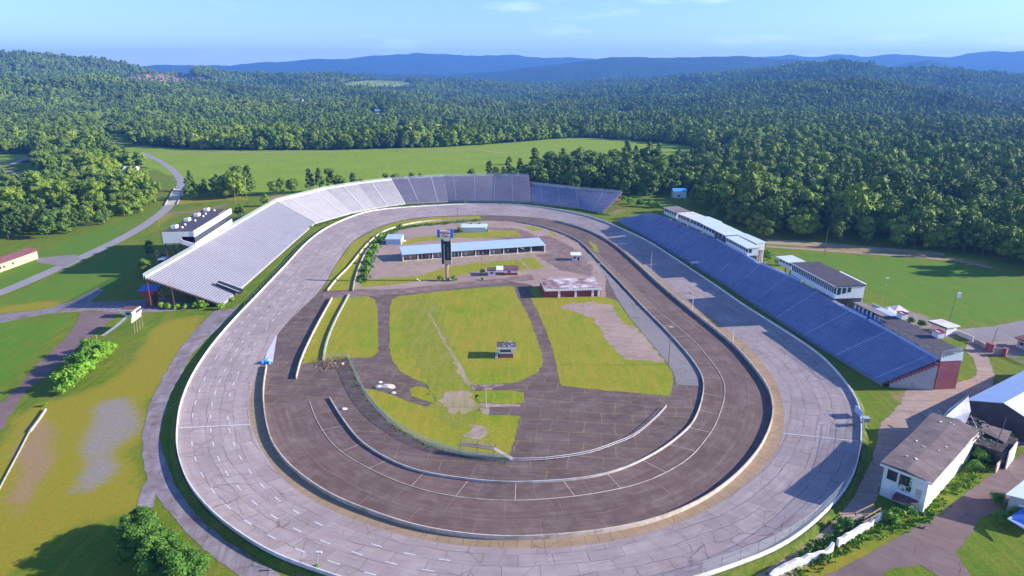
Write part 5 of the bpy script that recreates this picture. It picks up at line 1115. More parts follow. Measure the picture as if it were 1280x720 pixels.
for i in range(nx):
    for j in range(2):
        x0, x1 = -.9 + i * (L + 1.4) / nx, -.9 + (i + 1) * (L + 1.4) / nx; y0, y1 = (-.8, Wd * .5) if j == 0 else (Wd * .5, Wd + .8)
        sag = lambda x, y: H0 + .05 + .55 * math.sin(math.pi * max(0, min(1, (y + .8) / (Wd + 1.6)))) + (H1 - H0) * (y / Wd) + (.12 * math.sin(x * .35) if y > 1 and y < Wd - 1 else .03 * math.sin(x)) + max(0, (x - L * .6)) * .05
        m.hexa([P(x0, y0, sag(x0, y0)), P(x1, y0, sag(x1, y0)), P(x1, y1, sag(x1, y1)), P(x0, y1, sag(x0, y1))], [P(x0, y0, sag(x0, y0) + .25), P(x1, y0, sag(x1, y0) + .25), P(x1, y1, sag(x1, y1) + .25), P(x0, y1, sag(x0, y1) + .25)])
part(m, 'roof', M['shingle'], hs)
boxpart(hs, 'eave_board', 'white', fr, -1.05, -.92, -.8, Wd + .8, H0 - .25, H0 + .32); boxpart(hs, 'eave_board', 'wall_cream', fr, -.9, L + .4, -.95, -.82, H0 - .2, H0 + .3)
for y in (Wd - 3.2, Wd - 6.0):
    w_ = boxpart(hs, 'window', 'glass', fr, -.06, -.003, y, y + 2.3, 5.2, 8.0)
    for a_ in ((y - .12, y, 5.08, 8.12), (y + 2.3, y + 2.42, 5.08, 8.12), (y, y + 2.3, 5.08, 5.2), (y, y + 2.3, 8.0, 8.12)): boxpart(w_, 'frame', 'white', fr, -.14, -.003, *a_)
boxpart(hs, 'garage_door', 'roof_bluewhite', fr, -.08, -.003, Wd - 7.2, Wd - 2.4, 0, 3.8); boxpart(hs, 'door', 'block', fr, -.08, -.003, 1.0, 2.3, 3.2, 5.6); boxpart(hs, 'window', 'glass', fr, -.08, -.003, 3.3, 4.4, 4.2, 5.4)
boxpart(hs, 'stair_canopy', 'roof_maroon', fr, -2.6, -.12, 1.2, 6.2, 2.8, 3.0, 2.8, 1.6); boxpart(hs, 'lower_band', 'wall_cream', fr, .5, L, -.04, -.003, 4.6, 5.3)
boxpart(hs, 'wall_stain', 'wood', fr, 4, 9, -.03, -.003, 6.4, 7.0)
m = MB()
for k in range(60):
    y, z_ = random.uniform(3.2, 6.0), random.uniform(3.6, 8.4); q = P(-.25, y, z_); a = random.random() * 6; s_ = random.uniform(.2, .45); m.face([q + Vector((0, 0, 0)), q + v * s_ - u * .1, q + v * s_ * .5 + Vector((0, 0, s_)) - u * .25, q + Vector((0, 0, s_))])
part(m, 'ivy', M['fol_d'], hs)
for k in range(9):
    x, y = random.uniform(3, L - 2), random.uniform(1, Wd - 1); zz0 = sag(x, y) + .27; a_ = P(x, y, zz0); w_ = random.uniform(.3, .9); m = MB(); m.box(a_, w_, random.uniform(.2, .6), .08, random.random() * 3); part(m, 'roof_scrap', M['white_rust'], hs)
# burnt far part
random.seed(21); x0_ = L + .3
rn = thing('ruin', 'burnt out collapsed wing with charred beams beyond the grey shingle roof', 'ruin', P(L + 6, Wd / 2, 0))
boxpart(rn, 'wall', 'white_rust', fr, x0_, x0_ + 15, Wd - .4, Wd, 0, 6.5); boxpart(rn, 'wall', 'white', fr, x0_, x0_ + 10, 0, .4, 0, 4.8)
q = [P(x0_ + 3, Wd - .2, 6.5), P(x0_ + 15, Wd + .1, 6.5), P(x0_ + 16.5, Wd - 3.5, 12.0)]
m = MB(); m.face(q); m.face([a_ + Vector((.25, -.3, 0)) for a_ in reversed(q)]); part(m, 'gable_end', M['white_rust'], rn)
m = MB(); m.face([P(x0_ + 2.5, Wd - .4, 6.3), P(x0_ + 3.5, Wd - 6.5, 6.4), P(x0_ + 13, Wd - 5.5, 8.4), P(x0_ + 16.2, Wd - 3.4, 11.8)]); part(m, 'ceiling_panel', M['white_rust'], rn)
boxpart(rn, 'floor', 'char', fr, x0_, x0_ + 15, .5, Wd - .5, 4.0, 4.3)
for k in range(90):
    x, y = x0_ + random.uniform(0, 15), random.uniform(.3, Wd - .5); a = random.uniform(0, 3.1); ln = random.uniform(1.5, 6); z1_, z2_ = random.uniform(4.4, 6.2), random.uniform(4.4, 8.2); q0 = P(x, y, z1_); q1 = q0 + u * math.cos(a) * ln + v * math.sin(a) * ln; q1.z = z2_
    m = MB(); m.bar(q0, q1, random.uniform(.08, .17), 4); part(m, 'charred_beam', M[('char', 'char', 'char', 'white_rust', 'wall_grey')[k % 5]], rn)
m = MB()
for k in range(420):
    x, y = x0_ + random.uniform(-.6, 16), random.uniform(-1, Wd + .5); m.box(P(x, y, 4.3 + random.random() * 1.6 if y < Wd and x < x0_ + 15 else .1), random.uniform(.15, .8), random.uniform(.08, .35), random.uniform(.04, .25), random.random() * 3)
part(m, 'debris', M['ash'], rn, None, 'stuff')
m = MB(); m.face([P(x0_ + 8, -6, 4.7), P(x0_ + 15.5, -5.5, 5.2), P(x0_ + 13, Wd * .10, 6.0), P(x0_ + 9, Wd * .05, 5.4)]); part(m, 'fallen_roof', M['shingle'], rn)
boxpart(rn, 'fallen_wall', 'white', fr, x0_ + 2, x0_ + 10, -8.2, -7.9, 0, 5.2); boxpart(rn, 'fallen_wall', 'wall_cream', fr, x0_ - 2, x0_ + 3, -6.9, -6.6, 0, 2.6)
boxpart(rn, 'side_room', 'char', fr, x0_ + 2, x0_ + 14, -7.5, .0, 0, 4.4)
# big metal shed at the right edge
rg0, rg1 = G(1256, 503, 9.8), G(1290, 484.5, 9.8); u = Vector((rg1.x - rg0.x, rg1.y - rg0.y, 0)).normalized(); v = Vector((-u.y, u.x, 0)); A = Vector((rg0.x, rg0.y, 0)); Ls = 60
bsd = thing('metal_shed', 'big metal shed with light blue and white gabled roof at the right edge', 'shed', A + u * 10)
P = lambda x, y, z: A + u * x + v * y + Vector((0, 0, z))
hw = 9.0
for sgn2, mt in ((1, 'roof_blue'), (-1, 'roof_bluewhite')):  # sun and shade put into the colours: bluer shaded slope, whiter lit slope
    for k in range(10):
        x0, x1 = -.6 + k * 6, -.6 + (k + 1) * 6 - .06; m = MB(); q = [P(x0, 0, 9.8), P(x1, 0, 9.8), P(x1, sgn2 * (hw + .6), 6.6), P(x0, sgn2 * (hw + .6), 6.6)]
        if sgn2 < 0: q.reverse()
        m.hexa([a_ - Vector((0, 0, .18)) for a_ in q], q); part(m, 'roof_panel', M[mt], bsd)
m = MB(); q = [P(0, -hw, 0), P(0, hw, 0), P(0, hw, 6.6), P(0, 0, 9.6), P(0, -hw, 6.6)]; m.face(q); m.face([a_ + u * .3 for a_ in reversed(q)]); part(m, 'end_wall', M['roof_dark'], bsd)
fr = (A, u, v); boxpart(bsd, 'side_wall', 'white', fr, .3, Ls, hw - .3, hw, 0, 6.5); boxpart(bsd, 'side_wall', 'white', fr, .3, Ls, -hw, -hw + .3, 0, 6.5)
# house at the bottom right corner
A = G(1256, 638); c1 = G(1257, 618, 6.0); u = Vector((.88, .48, 0)); v = Vector((-u.y, u.x, 0)); u2 = Vector((.80, -.60, 0)); A = Vector((c1.x + .5, c1.y, 0))
e1, e2 = G(1280, 600, 6.0), G(1280, 623.5, 6.0); ua = Vector((e1.x - c1.x, e1.y - c1.y, 0)).normalized(); ub = Vector((e2.x - c1.x, e2.y - c1.y, 0)).normalized()
hb = thing('house', 'low grey house with pale blue roof and bright blue awning at the bottom right corner', 'house', A)
m = MB(); q = [c1, c1 + ub * 16, c1 + ub * 16 + ua * 14, c1 + ua * 14]; m.hexa([Vector((a_.x, a_.y, 5.75)) for a_ in q], [Vector((a_.x, a_.y, 6.0)) for a_ in q]); part(m, 'roof', M['roof_bluewhite'], hb)
ci = c1 + (ub + ua) * .7; q = [ci, ci + ub * 14, ci + ub * 14 + ua * 12, ci + ua * 12]; m = MB(); m.hexa([Vector((a_.x, a_.y, 0)) for a_ in q], [Vector((a_.x, a_.y, 5.72)) for a_ in q]); part(m, 'wall', M['block'], hb)
cw = ci + ub * 2 - ua * .08; m = MB(); m.hexa([cw + Vector((0, 0, 3.0 - cw.z)), cw + ub * 2 + Vector((0, 0, 3.0 - cw.z)), cw + ub * 2 + ua * .06 + Vector((0, 0, 3.0 - cw.z)), cw + ua * .06 + Vector((0, 0, 3.0 - cw.z))], [cw + Vector((0, 0, 4.0 - cw.z)), cw + ub * 2 + Vector((0, 0, 4.0 - cw.z)), cw + ub * 2 + ua * .06 + Vector((0, 0, 4.0 - cw.z)), cw + ua * .06 + Vector((0, 0, 4.0 - cw.z))]); part(m, 'window', M['white'], hb)
aw = [G(1259, 648.5, 2.8), G(1285, 664, 2.8), G(1290, 650, 3.9), G(1280, 634, 3.9)]; m = MB(); m.hexa([a_ - Vector((0, 0, .15)) for a_ in aw], aw); part(m, 'awning', M['blue'], hb)
aw2 = [aw[0] + Vector((0, 0, .02)), aw[1] + Vector((0, 0, .02)), aw[1].lerp(aw[2], .2) + Vector((0, 0, .02)), aw[0].lerp(aw[3], .2) + Vector((0, 0, .02))]; m = MB(); m.hexa([a_ for a_ in aw2], [a_ + Vector((0, 0, .05)) for a_ in aw2]); part(m, 'awning_edge', M['roof_bluewhite'], hb)
# crumbling pale wall and timber frame
P_ = resample(GN([(962, 728), (972, 719), (1000, 707), (1032, 695), (1040, 688)]), 1.6)
def crumble(P_, label):
    m = sweep(P_, [(.3, 0), (.3, 2.1), (-.3, 2.1), (-.3, 0)]); 
    for i in range(len(P_)):
        h = random.uniform(-.6, .35)
        for j in (1, 2): x, y, z_ = m.v[i * 4 + j]; m.v[i * 4 + j] = (x, y, z_ + h)
    solo(m, 'stone_wall', M['white_rust'], label, 'wall')
crumble(P_, 'crumbling whitewashed wall, lower length by the bottom edge')
crumble(resample(GN([(1046, 684), (1060, 676), (1072, 668), (1090, 658)]), 1.4), 'crumbling whitewashed wall, middle length overgrown with weeds'); crumble(resample(GN([(1094, 655), (1101, 650)]), 1.2), 'short broken stub of whitewashed wall under the timber frame')
g = G(1085, 648); tf = thing('timber_frame', 'collapsed timber frame with three leaning rails above the whitewashed wall', 'wreckage', g)
for (a_, b_) in (((1069, 641, 2.2), (1092, 630, 3.0)), ((1081, 647, 2.6), (1101, 635, 3.4)), ((1079, 653, 1.6), (1100, 641, 2.4)), ((1070, 645, .3), (1069, 641, 2.3)), ((1081, 655, .2), (1081, 646, 2.8)), ((1100, 648, .2), (1101, 635, 3.4)), ((1092, 630, 3.0), (1093, 640, .2))):
    m = MB(); m.bar(G(*a_), G(*b_), .16, 4); part(m, 'rail', M['wood'], tf)
# tan building on the left
A, u, v, L = basis(G(-12, 345), G(48, 323)); v = Vector((-u.y, u.x, 0)); fr = (A, u, v)
tb = thing('farm_building', 'long tan building with maroon roof at the left edge beside the road', 'building', A + u * L / 2)
boxpart(tb, 'wall', 'tan', fr, -20, L, 0, 8, 0, 4.4); boxpart(tb, 'roof', 'roof_maroon', fr, -20.5, L + .5, -.6, 4.0, 4.42, 4.7, 4.7, 6.4); boxpart(tb, 'roof', 'roof_maroon', fr, -20.5, L + .5, 4.003, 8.6, 4.42, 4.7, 6.4, 4.7)
m = MB(); q = [A + u * (L + .02) + v * y + Vector((0, 0, z_)) for y, z_ in ((0, 4.3), (8, 4.3), (4, 6.1))]; m.face(q); m.face(list(reversed([a_ - u * .1 for a_ in q]))); part(m, 'gable', M['tan'], tb)
for x in (3, 7, 9.5, 16): boxpart(tb, 'window', 'glass', fr, x, x + 1.2, -.06, -.003, 1.6, 2.9)
# bridge on the road
A, u, v, L = basis(G(214, 256), G(224.5, 236)); fr = (A, u, v)
bd = thing('bridge', 'short pale concrete road bridge with side rails on the left', 'bridge', A + u * L / 2)
boxpart(bd, 'deck', 'wall_cream', fr, 0, L, -4.6, 4.6, -.3, .09)
for y in (-4.6, 4.3): boxpart(bd, 'parapet', 'wall_grey', fr, -1, L + 1, y, y + .3, .09, 1.0)
# far houses in the woods
def far_house(x, y, D, w_, label, wall='white', roof='white', h=4.0, name='house', cat='house', d_=8):
    a = (x - 640) / FPX; b = (360 - y) / FPX; dx, dy = a, CP + b * SP; n_ = math.hypot(dx, dy); p = Vector((dx / n_ * D, dy / n_ * D, 0)); p.z = float(terrain(np.array([p.x]), np.array([p.y]))[0])
    zt_ = float(zfor(x, y, D)); h = min(max(h, zt_ - p.z + 2), 8.5)
    th = thing(name, label, cat, p); fr = (p, X1, Y1); boxpart(th, 'wall', wall, fr, -w_ / 2, w_ / 2, 0, d_, p.z, p.z + h); boxpart(th, 'roof', roof, fr, -w_ / 2 - .6, w_ / 2 + .6, -.6, d_ / 2, p.z + h + .02, p.z + h + .3, p.z + h + .3, p.z + h + 2.4); boxpart(th, 'roof', roof, fr, -w_ / 2 - .6, w_ / 2 + .6, d_ / 2 + .003, d_ + .6, p.z + h + .02, p.z + h + .3, p.z + h + 2.4, p.z + h + .3)
    boxpart(th, 'window', 'glass', fr, -w_ * .2, w_ * .05, -.06, -.003, p.z + 1.2, p.z + 2.6)
    for ww in (0,): CLEAR.append((p.x, p.y, w_ * .9 + 9))
CLEAR = []
for a in ((850, 242.5, 590, 11, 'house with sky blue roof among the trees beyond the far end of the suites', 'white', 'sky_blue'), (160, 204, 800, 12, 'small white farmhouse by the curving road'), (372, 124.5, 2500, 34, 'long pale roofed barn in the distant forest, left of centre', 'white', 'wall_grey'), (515, 158.8, 1330, 9, 'white cottage in a forest clearing beyond the meadow'), (533, 153, 1420, 16, 'grey roofed house right of the white cottage in the clearing', 'white', 'roof_grey'), (541, 153, 1425, 5, 'tiny white shed at the right of the clearing'), (472, 141, 1900, 14, 'pale house half hidden in the middle forest', 'roof_bluewhite', 'roof_blue'), (669, 133, 2300, 22, 'distant white roof in the forest right of centre'), (897, 183, 950, 14, 'small pinkish house at the wood edge right of the meadow', 'white_rust', 'roof_grey'), (163, 148, 1500, 9, 'white speck of a house by the left woods'), (229, 105.5, 3600, 26, 'white house under the logged hillside')):
    far_house(*a)
lightpole(797, 236, 1, 'x') if False else None
g = G(735, 232.5); th = thing('trailer', 'small white trailer parked behind the low far grandstand', 'trailer', g); fr = (g, X1, Y1); boxpart(th, 'body', 'white_rust', fr, -3.5, 3.5, 0, 2.4, 8.2 - 7.6, 3.2); boxpart(th, 'cab', 'white', fr, 3.5, 5.0, .2, 2.2, .5, 2.4)
for x in (-2.4, 2.4): m = MB(); m.bar(g + Vector((x, -.05, .45)), g + Vector((x, .25, .45)), .45, 8); part(m, 'wheel', M['black'], th)
# ------------------------------------------------------------------ trees
def crown_mesh(name, kind, seed, mat):
    rnd = random.Random(seed); lobes = []; V = []; F = []
    if kind == 'round': H, Rr, nl, lf, ls = 13.0, 4.9, 15, 34, .95
    elif kind == 'tall': H, Rr, nl, lf, ls = 17.0, 4.0, 16, 34, .9
    elif kind == 'pine': H, Rr, nl, lf, ls = 19.0, 3.0, 16, 30, .85
    elif kind == 'bush': H, Rr, nl, lf, ls = 4.2, 2.5, 9, 60, .42
    elif kind == 'fine': H, Rr, nl, lf, ls = 9.0, 3.8, 16, 95, .48
    for i in range(nl):
        if kind in ('bush',): zc = rnd.uniform(.2, .75) * H; rad = Rr * (1.05 - .6 * zc / H)
        elif kind == 'pine': zc = H * (.28 + .68 * i / nl); rad = Rr * (1.15 - zc / H) * 1.3
        elif kind == 'tall': zc = H * rnd.uniform(.2, .9); rad = Rr * math.sqrt(max(.05, 1 - ((zc / H - .5) / .52) ** 2)) * .8
        else: zc = H * rnd.uniform(.22, .84); rad = Rr * math.sqrt(max(.08, 1 - ((zc / H - .48) / .52) ** 2)) * .85
        a = i * 2.4 + rnd.random(); q = rad * rnd.uniform(.45, 1.0) if i < nl - 2 else rad * .15
        if i >= nl - 2: zc = H * (.86 if kind != 'bush' else .72)
        s = {'round': 2.5, 'tall': 2.2, 'pine': 1.7, 'bush': 1.15, 'fine': 1.75}[kind] * rnd.uniform(.72, 1.2)
        if kind == 'pine': s *= (1.25 - .6 * zc / H)
        lobes.append((Vector((q * math.cos(a), q * math.sin(a), zc)), s))
    if kind in ('round', 'tall', 'fine', 'bush'): lobes.append((Vector((0, 0, H * .5)), Rr * .62))
    for (c, s) in lobes:
        m = MB(); m.blob(tuple(c), s * .80, s * .80, s * .68, rnd.random(), 1, .18); n = len(V); V += m.v; F += [tuple(n + i for i in f) for f in m.f]
        for k in range(int(lf * (s / 2.2 if kind not in ('bush', 'fine') else s / 1.3) ** 1.3) + 6):
            d = Vector((rnd.gauss(0, 1), rnd.gauss(0, 1), rnd.gauss(.25, 1))).normalized(); p = c + Vector((d.x * s, d.y * s, d.z * s * .82)) * rnd.uniform(.82, 1.12)
            nrm = (d + Vector((rnd.gauss(0, .5), rnd.gauss(0, .5), rnd.gauss(0, .5) + .2))).normalized(); a = nrm.orthogonal().normalized(); b = nrm.cross(a); th = rnd.random() * 6.28; a2 = a * math.cos(th) + b * math.sin(th); b2 = nrm.cross(a2)
            z1 = ls * rnd.uniform(.55, 1.15); z2 = z1 * rnd.uniform(.5, .9); n = len(V)
            V += [tuple(p - a2 * z1 * .6 - b2 * z2 * .3), tuple(p + a2 * z1 * .1 - b2 * z2 * .65), tuple(p + a2 * z1 * .7 + b2 * z2 * .1), tuple(p - a2 * z1 * .05 + b2 * z2 * .6)]; F.append((n, n + 1, n + 2, n + 3))
    me = bpy.data.meshes.new(name); me.from_pydata(V, [], F); me.materials.append(M[mat]); me.update(); return me, H
def trunk_mesh(H, r):
    m = MB(); m.bar((0, 0, -.4), (0, 0, H * .75), (r, r * .4), 6)
    for k in range(4): a = k * 1.7; m.bar((0, 0, H * (.3 + .1 * k)), (math.cos(a) * H * .14, math.sin(a) * H * .14, H * (.48 + .1 * k)), (r * .4, r * .15), 4)
    me = bpy.data.meshes.new('trunk'); me.from_pydata(m.v, [], m.f); me.materials.append(M['bark']); me.update(); return me
CM = {}
for k, (kind, mat, ns) in {'round': ('round', 'fol_a', 5), 'tall': ('tall', 'fol_a', 4), 'pine': ('pine', 'fol_b', 3), 'bush': ('bush', 'fol_c', 3), 'dark_bush': ('bush', 'fol_d', 2), 'fine': ('fine', 'fol_d', 2)}.items():
    CM[k] = [crown_mesh('crown', kind, 100 + i * 7 + len(k), mat) for i in range(ns)]
TM = {k: trunk_mesh(v[0][1], .28 if k in ('round', 'tall', 'pine') else .12) for k, v in CM.items()}
SRC = []
def tree(x, y, kind, s, label, group=None, cat='tree', name=None, z=0.0, trunk=True, sxy=1.0):
    v = random.randrange(len(CM[kind])); me, H = CM[kind][v]
    name = name or {'round': 'broadleaf_tree', 'tall': 'tall_tree', 'pine': 'pine_tree', 'bush': 'bush', 'dark_bush': 'bush', 'fine': 'shrubby_tree'}[kind]
    th = thing(name, label, cat, (x, y, z), group); th.rotation_euler = (0, 0, random.random() * 6.28); th.scale = (s * sxy, s * sxy, s)
    if trunk: t = bpy.data.objects.new('trunk', TM[kind]); COL.objects.link(t); t.parent = th
    c = bpy.data.objects.new('crown', me); COL.objects.link(c); c.parent = th
    if (kind, v) not in [q[0] for q in SRC]: SRC.append(((kind, v), c))
    return th
# forest footprints (places on the ground)
WOOD = {
 'left': GN([(-120, 303), (60, 298), (92, 290), (125, 283), (160, 272), (188, 262), (197, 253), (199, 246), (195, 238), (182, 232), (172, 228), (162, 224), (146, 216), (138, 206), (132, 194), (126, 184), (100, 176), (-120, 176)]),
 'road': GN([(236, 254), (262, 251), (300, 248), (318, 245), (318, 236), (300, 231), (262, 231), (238, 236)]),
 'behind': GN([(338, 243), (372, 242), (420, 240), (456, 236), (452, 231), (400, 234), (345, 236)]),
 'behind2': GN([(478, 235), (532, 232), (530, 229), (480, 231)]),
 'right': GN([(580, 231), (640, 234), (662, 235), (700, 236), (778, 241), (800, 243), (815, 247), (822, 240), (836, 239), (838, 250), (872, 250), (890, 262), (925, 282), (955, 293), (985, 297), (1080, 305), (1190, 314), (1240, 323), (1300, 338), (1420, 366), (1500, 360), (1500, 178), (860, 178), (872, 195), (862, 206), (760, 208), (700, 210), (650, 222), (600, 231)]),
}
HOLES = [GN([(-160, 240), (0, 236), (34, 232), (46, 218), (46, 194), (30, 187), (0, 190), (-160, 194)]), GN([(-120, 212), (0, 212), (36, 205), (40, 195), (34, 190), (0, 196), (-120, 198)]), GN([(-120, 226), (0, 222), (38, 217), (36, 211), (0, 212), (-120, 214)])]
def inwood(X, Y):
    r = np.zeros(len(X), bool)
    for k, P in WOOD.items(): r |= inpoly(X, Y, P)
    for P in HOLES: r &= ~inpoly(X, Y, P)
    return r
def scatter(D0, D1, dens, amin=-.74, amax=.74):
    n = int((amax - amin) / 2 * (D1 ** 2 - D0 ** 2) * dens); a = np.random.uniform(amin, amax, n); D = np.sqrt(np.random.uniform(D0 ** 2, D1 ** 2, n)); return D * np.sin(a), D * np.cos(a)
pts = []
X, Y = scatter(300, 1150, 1 / 50.0); k = inwood(X, Y) | ((np.hypot(X, Y) > 880) & ~inpoly(X, Y, MEADOW) & (np.abs(X) < 1400)); pts.append((X[k], Y[k], np.random.uniform(.8, 1.42, k.sum()), np.zeros(k.sum())))
D0 = 1150
for D1, dens, s0, s1 in ((1900, 1 / 48.0, .6, 1.12), (3000, 1 / 70.0, .75, 1.25), (4500, 1 / 125.0, .9, 1.5), (5600, 1 / 230., 1.2, 1.8)):
    X, Y = scatter(D0, D1, dens); pts.append((X, Y, np.random.uniform(s0, s1, len(X)), np.zeros(len(X)))); D0 = D1
X = np.concatenate([p[0] for p in pts]); Y = np.concatenate([p[1] for p in pts]); S = np.concatenate([p[2] for p in pts])
Z = terrain(X, Y); D = np.hypot(X, Y)
keep = ~((inpoly(X, Y, MEADOW)) & (D > 560))
dep = Y * CP - (Z - CAM_H) * SP; up = Y * SP + (Z - CAM_H) * CP; px = 640 + FPX * X / dep; py = 360 - FPX * up / dep
keep &= ~((ell(px, py, 472, 106.5, 44, 6) > .4) & (D > 2000) & (D < 5200)); keep &= ~((ell(px, py, 205, 100, 48, 8) > .3) & (D > 1700) & (D < 5600) & (np.random.rand(len(D)) < .93))
for c_ in CLR: keep &= ~((ell(px, py, c_[0], c_[1] + 3.5, c_[2], c_[3] + 3) > .45) & (D < 2700) & (D > 880))
for (cx_, cy_, r_) in CLEAR: keep &= ~((np.abs(X - cx_) < r_) & (Y > cy_ - r_ * 2.2) & (Y < cy_ + r_))
X, Y, Z, S, D, px, py = (q[keep] for q in (X, Y, Z, S, D, px, py))
# spread the nearest woodland evenly: drop trees standing closer than 4.5 m (near ones only)
for P_ in HOLES: ok_ = ~inpoly(X, Y, P_); X, Y, Z, S, D, px, py = (q[ok_] for q in (X, Y, Z, S, D, px, py))
order = np.argsort(D); cell = {}; ok = np.ones(len(D), bool)
for i in order:
    if D[i] > 900: break
    c = (int(X[i] // 6.6), int(Y[i] // 6.6))
    if c in cell: ok[i] = False
    else: cell[c] = 1
X, Y, Z, S, D, px, py = (q[ok] for q in (X, Y, Z, S, D, px, py))
q_ = wn(X, Y, 70, 21) + np.random.normal(0, .45, len(D)); kinds = np.where(q_ > .55, 'pine', np.where(q_ < -.5, 'tall', 'round'))
S = S * np.where((px < 280) & (D < 1000), .8, 1.0) * (1 + .22 * wn(X, Y, 45, 17)) * np.random.choice([.6, 1.0, 1.35], len(D), p=[.25, .55, .2])
vis = (px > -20) & (px < 1300) & (D < 1150)
near = np.argsort(np.where(vis, D, 1e9))[:262]; near = [i for i in near if vis[i]]
FRONT = {}
for i in near:
    b_ = int(px[i] // 20); FRONT[b_] = min(FRONT.get(b_, 1e9), D[i])
ROWD = lambda p_: FRONT.get(int(p_ // 20), 0) + 9
def zone_label(i):
    x, y = X[i], Y[i]; kd = {'round': 'rounded broadleaf tree', 'tall': 'tall narrow broadleaf tree', 'pine': 'slim dark pine'}[kinds[i]]
    if inpoly(np.array([x]), np.array([y]), WOOD['road'])[0]: return kd + ' in the clump right of the road bridge', 'trees in the clump by the bridge'
    if inpoly(np.array([x]), np.array([y]), WOOD['behind'])[0]: return kd + ' in the row behind the pale grandstand', 'trees behind the pale grandstand'
    if inpoly(np.array([x]), np.array([y]), WOOD['behind2'])[0]: return kd + ' in the short row behind the middle of the far grandstand', 'trees behind the mauve grandstand'
    row = 'front row' if D[i] < ROWD(px[i]) else 'rows further back'
    if px[i] < 300: return kd + ', ' + row + ' of the left wood ' + ('at the frame edge' if px[i] < 70 else 'above the green bank' if px[i] < 150 else 'beside the road'), 'trees of the left wood edge'
    if px[i] < 960:
        return kd + ', ' + row + ' of the wood ' + ('behind the far grandstand' if px[i] < 790 else 'by the sky blue roofed house' if px[i] < 880 else 'behind the white suites'), 'trees behind the suites'
    b_ = min(5, int((px[i] - 960) / 56))
    return kd + ', ' + row + ' beyond the right field, ' + ('at its left end', 'left of the lone pole', 'behind the tall pole', 'where the dirt track fades', 'near the right frame edge', 'at the right frame edge')[b_], 'trees along the right field'
for i in near:
    lb, gr = zone_label(i); s = S[i] * (1.15 if 'behind' in lb and 'row' in lb else 1.0); tree(X[i], Y[i], kinds[i], s, lb, gr, z=Z[i])
rest = np.ones(len(D), bool); rest[near] = False
# the rows behind the far grandstand get a few extra tall ones
random.seed(31)
for (x, y, kd, s, lb) in ((343, 244, 'round', .95, 'first broad tree left of the pale grandstand row'), (352, 243, 'tall', .9, 'bushy tree left in the row behind the pale grandstand'), (366, 242, 'round', 1.0, 'wide rounded tree in the row behind the pale grandstand'), (388, 241, 'pine', 1.25, 'tallest slim pine behind the pale grandstand, left of two'), (400, 241, 'pine', 1.3, 'tallest slim pine behind the pale grandstand, right of two'), (414, 240, 'tall', 1.3, 'tall full tree right of the two slim pines'), (424, 239, 'round', 1.1, 'rounded tree near the right end of the pale grandstand row'), (442, 237, 'tall', .95, 'separate leafy tree at the right end of the pale grandstand row'), (452, 237, 'round', .8, 'lowest tree at the right end of the pale grandstand row'),
        (483, 235, 'tall', .85, 'leftmost tree of the short row behind the mauve grandstand'), (495, 234, 'round', .95, 'second tree of the short row behind the mauve grandstand'), (504, 234, 'round', .85, 'third tree of the short row behind the mauve grandstand'), (515, 233, 'round', 1.0, 'widest tree of the short row behind the mauve grandstand'), (526, 233, 'tall', .75, 'rightmost tree of the short row behind the mauve grandstand'), (544, 232, 'round', .6, 'lone small tree between the short row and the wood'),
        (718, 241, 'round', 1.2, 'first broad tree above the low far grandstand, counting from the left'), (733, 240, 'tall', 1.0, 'narrow tree above the middle of the low far grandstand'), (781, 244, 'round', 1.1, 'rounded tree right of the low far grandstand end'), (793, 243, 'tall', 1.1, 'full tree between low far grandstand and sky blue roofed house, left'), (803, 246, 'round', 1.0, 'rounded tree between low far grandstand and sky blue roofed house, right'), (768, 242, 'round', 1.15, 'dense tree just behind the end of the low far grandstand'), (815, 244, 'round', 1.3, 'big dark rounded tree left of the sky blue roofed house'), (826, 243, 'tall', 1.1, 'light green tree touching the sky blue roofed house'),
        (869, 254, 'round', 1.15, 'large tree right of the sky blue roofed house behind the second suite'), (880, 259, 'round', 1.3, 'largest rounded tree behind the third suite'), (893, 266, 'tall', 1.0, 'leafy tree behind the fourth suite'), (905, 270, 'round', 1.1, 'broad tree behind the fifth suite'), (917, 279, 'round', 1.15, 'broad tree behind the pinkish white suite, left'), (930, 284, 'tall', 1.05, 'full tree behind the pinkish white suite, right'), (943, 293, 'round', 1.1, 'rounded tree above the end of the pinkish white suite'), (956, 299, 'round', 1.0, 'last tree before the straw coloured verge'), (892, 275, 'round', .6, 'small tree just behind the fourth suite roof'),
        (590, 232, 'tall', 1.0, 'first tree of the wood behind the mauve grandstand'), (637, 206, 'round', .75, 'lone rounded tree standing in the meadow by the farm track'), (178, 209, 'round', .7, 'rounded tree beside the white farmhouse'), (188, 322, 'tall', .62, 'dark tree against the back of the press box, left of two'), (181, 345, 'round', .72, 'leafy tree below the back rail of the left grandstand'), (301, 272, 'round', .8, 'tree behind the rail right of the press box'), (333, 258, 'round', .75, 'tree standing close behind the kink of the rail'), (205, 331, 'round', .5, 'small tree under the press box stairs')):
    g = G(x, y); tree(g.x, g.y, kd, s, lb)
